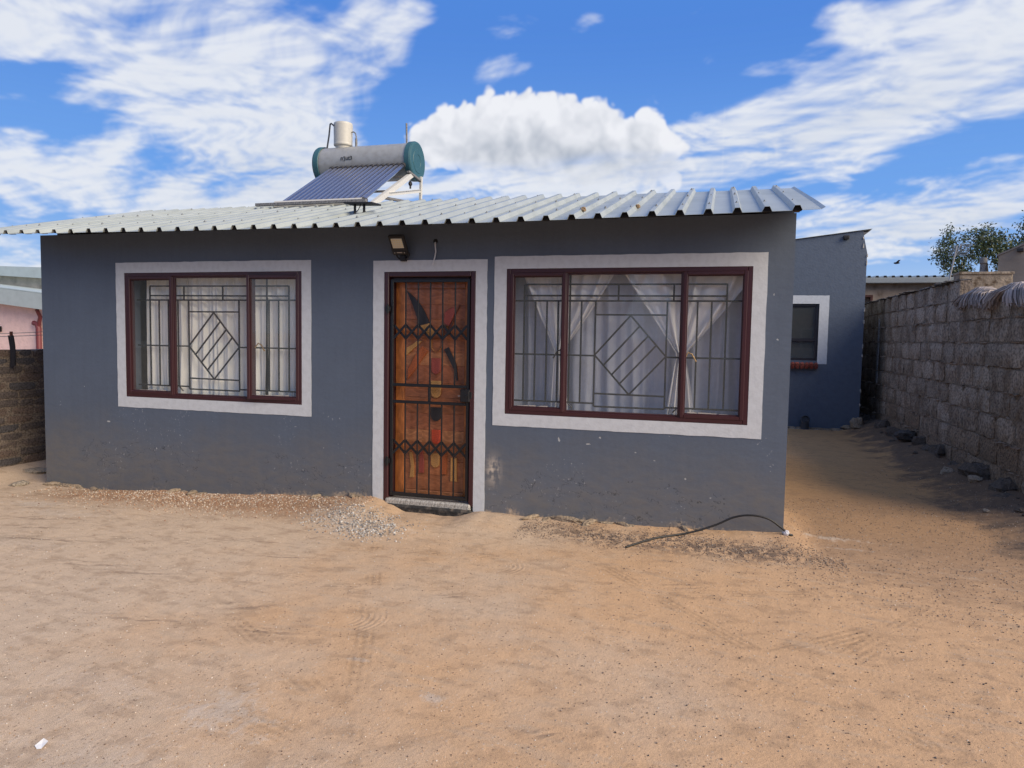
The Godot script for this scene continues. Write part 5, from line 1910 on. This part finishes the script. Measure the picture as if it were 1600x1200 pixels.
func make_street() -> void:
	var t := thing("street_house", "red brown house across the street, mirrored in the left window", "house")
	var b := MB.new()
	b.prism(PackedVector2Array([Vector2(-21, -0.4), Vector2(-13.2, -0.4), Vector2(-13.2, 2.6), Vector2(-17.1, 4.1), Vector2(-21, 2.6)]), 8.5, 15.0)
	put("wall", b, M.sill[1], t)
	b = MB.new()
	b.prism(PackedVector2Array([Vector2(-21.4, 2.5), Vector2(-17.1, 4.16), Vector2(-12.8, 2.5), Vector2(-12.8, 2.6), Vector2(-17.1, 4.26), Vector2(-21.4, 2.6)]), 8.1, 15.3)
	put("roof", b, M.greige_dark, t)
	var facing := [[-9.6, -3.4, 15.0, 3.0, 4.3, "beige house with grey roof across the street, mirrored in the right window"], [-1.4, 7.5, 17.0, 3.1, 4.6, "wide brown house across the street, mirrored in the right window"]]
	for i in 2:
		var q: Array = facing[i]
		var o := thing("street_house", q[5], "house", "")
		b = MB.new()
		b.span(Vector3(q[0], -0.4, q[2]), Vector3(q[1], q[3], q[2] + 6.0))
		put("wall", b, [M.beige, M.sill[0]][i], o)
		b = MB.new()
		b.poly([Vector3(q[0] - 0.4, q[3], q[2] - 0.5), Vector3(q[1] + 0.4, q[3], q[2] - 0.5), Vector3(q[1] + 0.4, q[4], q[2] + 3.0), Vector3(q[0] - 0.4, q[4], q[2] + 3.0)], Vector3.UP)
		b.poly([Vector3(q[0] - 0.4, q[3], q[2] + 6.5), Vector3(q[1] + 0.4, q[3], q[2] + 6.5), Vector3(q[1] + 0.4, q[4], q[2] + 3.0), Vector3(q[0] - 0.4, q[4], q[2] + 3.0)], Vector3.UP)
		b.span(Vector3(q[0] - 0.4, q[3] - 0.18, q[2] - 0.52), Vector3(q[1] + 0.4, q[3] - 0.001, q[2] - 0.45))
		put("roof", b, M.greige_dark, o)
		for k in 2:
			var wx := lerpf(q[0], q[1], 0.27 + 0.45 * k)
			b = MB.new()
			frame_ring(b, wx - 0.8, wx + 0.8, 0.9, 2.2, 0.06, q[2] - 0.05, q[2] - 0.002)
			var w := put("window", b, M.trim, o)
			b = MB.new()
			b.poly([Vector3(wx - 0.75, 0.95, q[2] - 0.02), Vector3(wx + 0.75, 0.95, q[2] - 0.02), Vector3(wx + 0.75, 2.15, q[2] - 0.02), Vector3(wx - 0.75, 2.15, q[2] - 0.02)], Vector3.FORWARD)
			put("pane", b, M.hole, w)
	t = thing("street_wall", "low cream wall along the street, mirrored in the panes", "wall")
	b = MB.new()
	b.span(Vector3(-22, -0.4, 7.6), Vector3(-6.5, 1.25, 7.78), 0.01)
	b.span(Vector3(1.5, -0.4, 9.6), Vector3(14, 1.25, 9.78), 0.01)
	put("plaster", b, M.cream_wall, t)

# ------------------------------------------------------------------ small things on the ground
func make_small() -> void:
	var path := [Vector3(-0.60, 0, 0.55), Vector3(-0.50, 0, 0.43), Vector3(-0.38, 0, 0.30), Vector3(-0.22, 0, 0.20), Vector3(-0.10, 0, 0.16), Vector3(0.05, 0.045, 0.12), Vector3(0.19, 0.115, 0.10), Vector3(0.32, 0.14, 0.10), Vector3(0.44, 0.12, 0.09), Vector3(0.53, 0.06, 0.07), Vector3(0.60, 0.0, 0.04), Vector3(0.625, -0.02, 0.03)]
	var c := Curve3D.new()
	for i in path.size():
		var p: Vector3 = path[i]
		if i < 5:
			p.y = land(p.x, p.z) + 0.009 + (0.025 if i == 4 else 0.0)
		elif i > 9:
			p.y = land(p.x, p.z) + 0.012
		else:
			p.y = p.y - 0.01
		path[i] = p
	for i in path.size():
		var d: Vector3 = (path[mini(i + 1, path.size() - 1)] - path[maxi(i - 1, 0)]) / 6.0
		c.add_point(path[i], -d, d)
	var pts := []
	for q in c.tessellate(4, 3):
		pts.append(q)
	var b := MB.new()
	b.tube(pts, 0.0085, 8)
	tag(put("cable", b, M.black_cable, self), "black cable looping on the sand by the right corner of the house", "cable")
	b = MB.new()
	b.stone(Vector3(0.575, land(0.58, 0.04) + 0.02, 0.05), Vector3(0.06, 0.05, 0.05), rng, 4, 8, 0.1)
	tag(put("pipe_stub", b, M.white_plastic, self), "white plastic stub at the right corner of the house beside the cable", "pipe")
	# crumpled paper in the foreground
	var g := land(-2.41, 3.85)
	b = MB.new()
	var e := [Vector3(-2.434, g + 0.006, 3.856), Vector3(-2.41, g + 0.012, 3.845), Vector3(-2.388, g + 0.022, 3.838), Vector3(-2.395, g + 0.004, 3.862), Vector3(-2.415, g + 0.026, 3.834), Vector3(-2.412, g + 0.002, 3.866)]
	for q in [[0, 1, 4], [1, 2, 4], [1, 3, 2], [0, 5, 1], [1, 5, 3]]:
		b.poly([e[q[0]], e[q[1]], e[q[2]]], Vector3.UP)
		b.poly([e[q[0]] - Vector3(0, 0.0012, 0), e[q[1]] - Vector3(0, 0.0012, 0), e[q[2]] - Vector3(0, 0.0012, 0)], Vector3.DOWN)
	tag(put("paper_scrap", b, M.paper, self), "crumpled white scrap of paper on the bare ground in the foreground", "litter")
	var rocks := [[-7.05, 0.14, 0.20, 0.07, "flat pale stone at the left corner of the house"], [-7.38, -0.35, 0.30, 0.06, "pale rubble slab between the house and the brick wall"], [-7.3, 0.5, 0.24, 0.07, "pale rough stone at the left edge of the yard"]]
	for q in rocks:
		b = MB.new()
		b.stone(Vector3(q[0], land(q[0], q[1]) + 0.01, q[1]), Vector3(q[2], q[3], q[2] * 0.7), rng, 6, 11, 0.16)
		tag(put("stone", b, M.pale_stone, self), q[4], "stone")
	var right := [[2.62, -3.3, 0.16, "pale broken stone under the block wall, nearest the annex"], [2.66, -2.55, 0.14, "pale broken stone at the foot of the block wall near the right edge"], [2.45, -1.55, 0.06, "small pale stone on the dark soil by the block wall"], [2.78, -5.9, 0.30, "dark lump of soil and concrete half way along the block wall"]]
	for q in right:
		b = MB.new()
		b.stone(Vector3(q[0], land(q[0], q[1]) + q[2] * 0.2, q[1]), Vector3(q[2], q[2] * 0.6, q[2] * 0.9), rng, 6, 10, 0.22)
		tag(put("stone", b, M.pale_stone if q[2] < 0.2 else M.mortar_dark, self), q[3], "stone")
	# gravel nobody could count
	var white := [Color(0.40, 0.38, 0.355), Color(0.31, 0.285, 0.26), Color(0.54, 0.52, 0.49), Color(0.20, 0.19, 0.185), Color(0.38, 0.29, 0.21)]
	scatter("white_gravel", "heap of crushed white stone left of the doorstep", 2600, white, func() -> Vector2:
		return Vector2(-2.92 + rng.randfn() * 0.24, 0.56 + rng.randfn() * 0.15) if rng.randf() < 0.55 else Vector2(-2.62 + rng.randfn() * 0.13, 0.78 + rng.randfn() * 0.10), 0.004, 0.022, 0.2)
	var darks := [Color(0.10, 0.075, 0.06), Color(0.16, 0.12, 0.095), Color(0.22, 0.15, 0.11), Color(0.08, 0.07, 0.07), Color(0.30, 0.22, 0.16), Color(0.42, 0.36, 0.30)]
	scatter("dark_gravel", "band of dark gravel on the sand below the right window and by the wall", 19000, darks, func() -> Vector2:
		var q := rng.randf()
		if q < 0.36:
			var x := rng.randf_range(-1.5, 0.95)
			return Vector2(x, maxf(0.02, 0.36 + 0.06 * x + rng.randfn() * 0.12 + 0.05 * sin(x * 7.0)))
		if q < 0.60:
			return Vector2(2.85 - absf(rng.randfn()) * 0.6, rng.randf_range(-4.0, 2.2))
		if q < 0.92:
			var gx := rng.randf_range(0.5, 2.8)
			return Vector2(gx, rng.randf_range(-1.8, 0.9 + 0.35 * gx))
		return Vector2(rng.randf_range(-0.6, 2.4), rng.randf_range(0.4, 3.6)), 0.003, 0.012, 0.2)
	var chips := [Color(0.34, 0.19, 0.11), Color(0.42, 0.26, 0.16), Color(0.24, 0.14, 0.09), Color(0.52, 0.40, 0.29), Color(0.60, 0.55, 0.48)]
	scatter("brown_chips", "reddish brown chips along the foot of the wall under the left window", 11000, chips, func() -> Vector2:
		return Vector2(clampf(-4.5 + rng.randfn() * 0.95, -6.6, -2.95), absf(rng.randfn()) * 0.30 + 0.02), 0.004, 0.016, 0.25)
	var sandy := [Color(0.20, 0.14, 0.10), Color(0.55, 0.45, 0.35), Color(0.36, 0.24, 0.15), Color(0.62, 0.57, 0.50), Color(0.14, 0.10, 0.08), Color(0.42, 0.28, 0.17)]
	scatter("loose_grit", "fine grit strewn over the bare yard", 26000, sandy, func() -> Vector2:
		var z := 0.1 + 4.6 * pow(rng.randf(), 0.8)
		return Vector2(rng.randf_range(-7.0 + z * 1.05, 2.9), z), 0.002, 0.008, 0.2)

# ------------------------------------------------------------------ palette
func wood_tex(s: int, upright := false) -> ImageTexture:
	var f := noise(s, 1.0, 4)
	var g := noise(s + 50, 1.0, 2)
	var im := Image.create(256, 256, false, Image.FORMAT_RGB8)
	for y in 256:
		for x in 256:
			var u := x / 256.0
			var v := y / 256.0
			if upright:
				var k := u
				u = v
				v = k
			var w := g.get_noise_2d(u * 1.6, v * 2.0)
			var ring := sin((v * 34.0 + w * 9.0)) * 0.5 + 0.5
			var fib := f.get_noise_2d(u * 5.0, v * 90.0)
			var q := clampf(0.78 + 0.10 * ring * ring + 0.20 * fib + 0.10 * w, 0.45, 1.0)
			im.set_pixel(x, y, Color(q, q * (0.93 + 0.07 * q), q * (0.85 + 0.15 * q)))
	return ImageTexture.create_from_image(im)

# soot, damp and soil that run on from block to block
func weather(m: StandardMaterial3D, t: Texture2D) -> void:
	m.detail_enabled = true
	m.detail_albedo = t
	m.detail_blend_mode = BaseMaterial3D.BLEND_MODE_MUL
	m.detail_uv_layer = BaseMaterial3D.DETAIL_UV_2
	m.uv2_triplanar = true
	m.uv2_world_triplanar = true
	m.uv2_scale = Vector3(0.45, 0.32, 0.45)

func make_materials() -> void:
	M.mottle = ntex(1, 0.012, 5, [[0.0, grey(0.72)], [0.5, grey(0.9)], [1.0, grey(1.0)]])
	var rough := ntex(2, 0.05, 5, [[0.0, grey(0.0)], [1.0, grey(1.0)]])
	var pitted := ntex(3, 0.03, 5, [[0.0, grey(0.38)], [0.28, grey(0.72)], [0.5, grey(0.9)], [0.75, grey(1.0)], [1.0, Color(1, 0.97, 0.93)]])
	var stain := ntex(4, 0.008, 5, [[0.0, Color(0.55, 0.5, 0.45)], [0.4, grey(0.85)], [1.0, grey(1.0)]])
	var streak := ntex(6, 0.02, 4, [[0.0, grey(0.93)], [0.5, grey(0.975)], [1.0, grey(1.0)]])
	M.grit = mat(Color.WHITE, 0.9)
	M.grit.vertex_color_use_as_albedo = true
	M.grey_plaster = mat(lin(paint.r * 1.05, paint.g * 1.05, paint.b * 1.05), 0.62, 0.0, streak, 0.7, rough, 0.2)
	M.trim = mat(lin(0.60, 0.63, 0.66), 0.6, 0.0, streak, 1.3, rough, 0.08)
	M.maroon = mat(lin(0.055, 0.018, 0.022), 0.32, 0.0, streak, 3.0, rough, 0.06)
	M.dark_frame = mat(lin(0.02, 0.018, 0.024), 0.35)
	M.rust_frame = mat(lin(0.09, 0.03, 0.02), 0.6)
	M.glass = StandardMaterial3D.new()
	M.glass.transparency = BaseMaterial3D.TRANSPARENCY_ALPHA
	M.glass.albedo_color = Color(0.92, 0.96, 0.95, 0.06)
	M.glass.roughness = 0.02
	M.glass.metallic_specular = 0.55
	M.putty = mat(lin(0.42, 0.38, 0.34), 0.8)
	M.brass = mat(lin(0.40, 0.26, 0.12), 0.35, 0.7)
	M.dark_steel = mat(lin(0.03, 0.025, 0.025), 0.45)
	M.bar_paint = mat(lin(0.004, 0.006, 0.010), 0.8)
	M.gate = mat(lin(0.010, 0.011, 0.014), 0.36, 0.0, streak, 4.0, rough, 0.05)
	M.black_paint = mat(lin(0.012, 0.012, 0.015), 0.65)
	M.black_cable = mat(lin(0.012, 0.012, 0.013), 0.5)
	M.steel = mat(lin(0.6, 0.6, 0.58), 0.3, 0.8)
	M.screw = mat(lin(0.22, 0.23, 0.24), 0.5, 0.3)
	M.rib_end_shade = mat(lin(0.006, 0.006, 0.008), 0.95)  # near black of the added plugs that darken the rib ends
	M.timber = mat(lin(0.16, 0.10, 0.06), 0.8)
	M.curtain = mat(lin(0.90, 0.90, 0.85), 0.9)
	M.curtain.backlight_enabled = true
	M.curtain.backlight = Color(0.35, 0.35, 0.33)
	M.lilac = mat(lin(0.41, 0.44, 0.53), 0.9, 0.0, streak, 2.0)  # bluish tint stands in for shade and reflected sky on the cloth
	M.sheer = mat(lin(0.92, 0.92, 0.93), 0.9)
	M.sheer.transparency = BaseMaterial3D.TRANSPARENCY_ALPHA
	M.sheer.albedo_color.a = 0.74
	M.screed = mat(lin(0.25, 0.22, 0.2), 0.7)
	M.cream = mat(lin(0.55, 0.52, 0.46), 0.8)
	var zs := ntex(7, 0.006, 4, [[0.0, Color(0.84, 0.85, 0.84)], [0.5, grey(0.94)], [1.0, grey(1.0)]])
	M.zinc = []
	for i in 3:
		M.zinc.append(mat(lin(0.375 + 0.012 * i, 0.415 + 0.01 * i, 0.42), 0.42, 0.0, zs, 0.5 + 0.11 * i))
	M.step = mat(lin(0.30, 0.29, 0.28), 0.85, 0.0, ntex(8, 0.02, 5, [[0.0, grey(0.22)], [0.5, grey(0.34)], [0.72, Color(0.62, 0.58, 0.54)], [1.0, Color(1.0, 0.9, 0.8)]]), 1.1, rough, 0.5)
	M.wood = []
	for i in 4:
		var c: Color = [lin(0.44, 0.155, 0.064), lin(0.47, 0.165, 0.064), lin(0.54, 0.22, 0.092), lin(0.41, 0.140, 0.062)][i]
		var w := mat(c, 0.36, 0.0, wood_tex(70 + i), 2.6)
		w.uv1_offset = Vector3(0.31 * i, 0.17 * i, 0)
		w.clearcoat_enabled = true
		w.clearcoat = 0.35
		w.clearcoat_roughness = 0.25
		M.wood.append(w)
	M.wood_v = mat(lin(0.60, 0.205, 0.055), 0.36, 0.0, wood_tex(77, true), 1.7)
	M.wood_back = mat(lin(0.12, 0.05, 0.025), 0.6)
	var carve := ntex(9, 0.03, 3, [[0.0, grey(0.6)], [0.5, grey(0.9)], [1.0, grey(1.0)]])
	M.ebony = mat(lin(0.022, 0.021, 0.024), 0.4)
	M.red_wood = mat(lin(0.36, 0.075, 0.055), 0.42, 0.0, carve, 6.0)
	M.scarlet_wood = mat(lin(0.58, 0.075, 0.03), 0.42, 0.0, carve, 6.0)
	M.orange_wood = mat(lin(0.44, 0.115, 0.035), 0.42, 0.0, carve, 6.0)
	M.yellow_wood = mat(lin(0.58, 0.30, 0.10), 0.42, 0.0, carve, 6.0)
	M.dark_wood = mat(lin(0.09, 0.03, 0.02), 0.5)
	M.lens = mat(lin(0.62, 0.60, 0.52), 0.3)
	M.diode = mat(lin(0.66, 0.58, 0.36), 0.35)
	M.white_plastic = mat(lin(0.66, 0.67, 0.70), 0.45)
	M.hole = mat(lin(0.008, 0.008, 0.010), 0.9)
	M.tank = mat(lin(0.36, 0.365, 0.36), 0.42, 0.15, ntex(10, 0.014, 5, [[0.0, Color(0.86, 0.85, 0.83)], [0.5, grey(0.95)], [1.0, grey(1.0)]]), 1.2)
	M.teal = mat(lin(0.030, 0.105, 0.130), 0.5, 0.0, streak, 2.0)
	M.tube = mat(lin(0.20, 0.215, 0.30), 0.2, 0.75)
	M.tube.clearcoat_enabled = true
	M.tube.clearcoat = 1.0
	M.tube.clearcoat_roughness = 0.08
	M.tube.metallic_specular = 0.8
	M.rubber = mat(lin(0.03, 0.03, 0.035), 0.7)
	M.cream_metal = mat(lin(0.56, 0.54, 0.48), 0.5, 0.0, streak, 2.2)
	M.white_metal = mat(lin(0.62, 0.61, 0.57), 0.45, 0.0, streak, 3.0)
	M.dull_metal = mat(lin(0.27, 0.26, 0.25), 0.55, 0.2, pitted, 3.0)
	M.dark_pipe = mat(lin(0.045, 0.05, 0.06), 0.5)
	M.pebble = mat(lin(0.28, 0.19, 0.11), 0.9)
	var wall_stain := ntex(18, 0.011, 5, [[0.0, Color(0.62, 0.58, 0.54)], [0.35, Color(0.80, 0.77, 0.74)], [0.65, grey(0.93)], [1.0, grey(1.0)]], 512)
	M.block = []
	for i in 5:
		var g: float = [0.41, 0.38, 0.44, 0.345, 0.47][i]
		var bm := mat(lin(g * 1.20, g * 1.02, g * 0.84), 0.95, 0.0, pitted, 1.1 + 0.13 * i, rough, 0.9)
		bm.uv1_offset = Vector3(0.3 * i, 0.2 * i, 0.1 * i)
		weather(bm, wall_stain)
		M.block.append(bm)
	M.block_soil = []
	for i in 2:
		M.block_soil.append(mat(lin(0.36 - 0.06 * i, 0.275 - 0.05 * i, 0.20 - 0.04 * i), 0.95, 0.0, pitted, 1.3 + 0.2 * i, rough, 1.4))
	M.mortar_grey = mat(lin(0.30, 0.235, 0.175), 0.97, 0.0, pitted, 2.0, rough, 1.6)
	M.mortar_brown = mat(lin(0.40, 0.31, 0.24), 0.97, 0.0, pitted, 2.0, rough, 1.2)
	M.mortar_dark = mat(lin(0.10, 0.09, 0.085), 0.97, 0.0, pitted, 2.0, rough, 1.2)
	M.footing = mat(lin(0.135, 0.11, 0.092), 0.97, 0.0, pitted, 2.0, rough, 1.6)
	M.mortar_brick = mat(lin(0.24, 0.19, 0.15), 0.97, 0.0, pitted, 2.0, rough, 1.2)
	M.mortar_sand = mat(lin(0.40, 0.31, 0.22), 0.97, 0.0, pitted, 2.0, rough, 1.2)
	M.mortar_red = mat(lin(0.22, 0.09, 0.06), 0.95, 0.0, pitted, 3.0)
	M.pale_plaster = mat(lin(0.52, 0.50, 0.46), 0.95, 0.0, pitted, 3.0)
	M.old_paint = mat(lin(0.62, 0.62, 0.64), 0.85, 0.0, ntex(15, 0.03, 4, [[0.0, grey(0.35)], [0.45, grey(0.75)], [1.0, grey(1.0)]]), 2.0)
	M.brick = []
	for i in 4:
		var c: Color = [lin(0.155, 0.118, 0.10), lin(0.125, 0.10, 0.09), lin(0.175, 0.125, 0.10), lin(0.105, 0.095, 0.098)][i]
		var bm := mat(c, 0.95, 0.0, pitted, 1.9 + 0.2 * i, rough, 1.0)
		M.brick.append(bm)
	M.sill = []
	for i in 3:
		M.sill.append(mat([lin(0.26, 0.05, 0.035), lin(0.20, 0.045, 0.035), lin(0.32, 0.075, 0.05)][i], 0.8, 0.0, pitted, 3.0, rough, 0.4))
	M.pink = mat(lin(0.92, 0.66, 0.60), 0.85, 0.0, streak, 0.6, rough, 0.6)
	M.pale_roof = mat(lin(0.44, 0.51, 0.51), 0.5, 0.0, streak, 0.4)
	M.cream_wall = mat(lin(0.60, 0.54, 0.44), 0.85, 0.0, M.mottle, 0.4)
	M.pipe_red = mat(lin(0.16, 0.035, 0.04), 0.5)
	M.line = mat(lin(0.08, 0.10, 0.10), 0.6)
	M.black_cloth = mat(lin(0.010, 0.010, 0.016), 0.95)
	M.beige = mat(lin(0.42, 0.33, 0.25), 0.85, 0.0, stain, 0.35)
	M.beige_worn = mat(lin(0.40, 0.33, 0.255), 0.9, 0.0, ntex(16, 0.012, 5, [[0.0, Color(0.42, 0.36, 0.3)], [0.45, grey(0.8)], [1.0, grey(1.0)]]), 1.0, rough, 0.6)
	M.gutter = mat(lin(0.30, 0.33, 0.34), 0.5, 0.0, streak, 0.7)
	M.greige = mat(lin(0.285, 0.25, 0.215), 0.9, 0.0, stain, 0.3, rough, 0.4)
	M.greige_dark = mat(lin(0.22, 0.20, 0.19), 0.85, 0.0, stain, 0.5)
	M.pole_grey = mat(lin(0.34, 0.34, 0.35), 0.5, 0.3)
	M.fibre = mat(Color.WHITE, 0.95)
	M.fibre.vertex_color_use_as_albedo = true
	M.bird = mat(lin(0.02, 0.02, 0.022), 0.8)
	M.leaf = mat(Color.WHITE, 0.55)
	M.leaf.vertex_color_use_as_albedo = true
	M.leaf.backlight_enabled = true
	M.leaf.backlight = Color(0.35, 0.4, 0.2)
	M.bark = mat(lin(0.16, 0.13, 0.10), 0.9, 0.0, pitted, 1.5)
	M.paper = mat(lin(0.75, 0.75, 0.76), 0.8)
	M.pale_stone = mat(lin(0.40, 0.34, 0.27), 0.95, 0.0, pitted, 2.5, rough, 1.0)

func _ready() -> void:
	rng.seed = 7
	# camera
	var cam := Camera3D.new()
	cam.name = "camera"
	cam.position = Vector3(0.0, 1.4812, 5.8629)
	cam.rotation_order = EULER_ORDER_YXZ
	cam.rotation = Vector3(-0.0654, 0.2780, 0.0168)
	cam.fov = rad_to_deg(2.0 * atan(600.0 / 1108.87))
	cam.near = 0.05
	cam.far = 4000.0
	add_child(cam)
	cam.current = true
	# sky, exposure
	var env := Environment.new()
	env.background_mode = Environment.BG_SKY
	var pano := PanoramaSkyMaterial.new()
	pano.panorama = make_sky()
	pano.energy_multiplier = 0.55
	env.sky = Sky.new()
	env.sky.sky_material = pano
	env.tonemap_mode = Environment.TONE_MAPPER_LINEAR
	env.tonemap_exposure = 1.85
	env.sdfgi_enabled = true
	env.ssao_enabled = true
	env.ssil_enabled = true
	var we := WorldEnvironment.new()
	we.name = "world_environment"
	we.environment = env
	add_child(we)
	# a veiled sun, high on the right and a little in front of the house
	var sun := DirectionalLight3D.new()
	sun.name = "sun"
	sun.light_energy = 0.85
	sun.light_color = Color(1.0, 0.93, 0.82)
	sun.light_angular_distance = 44.0
	sun.shadow_enabled = true
	sun.look_at_from_position(Vector3(9.0, 6.0, 3.2), Vector3.ZERO)
	add_child(sun)
	make_materials()
	make_ground()
	make_house()
	make_block_wall()
	make_brick_wall()
	make_annex()
	make_neighbours()
	make_trees()
	make_street()
	make_curtains()
	make_heater()
	make_fittings()
	make_small()
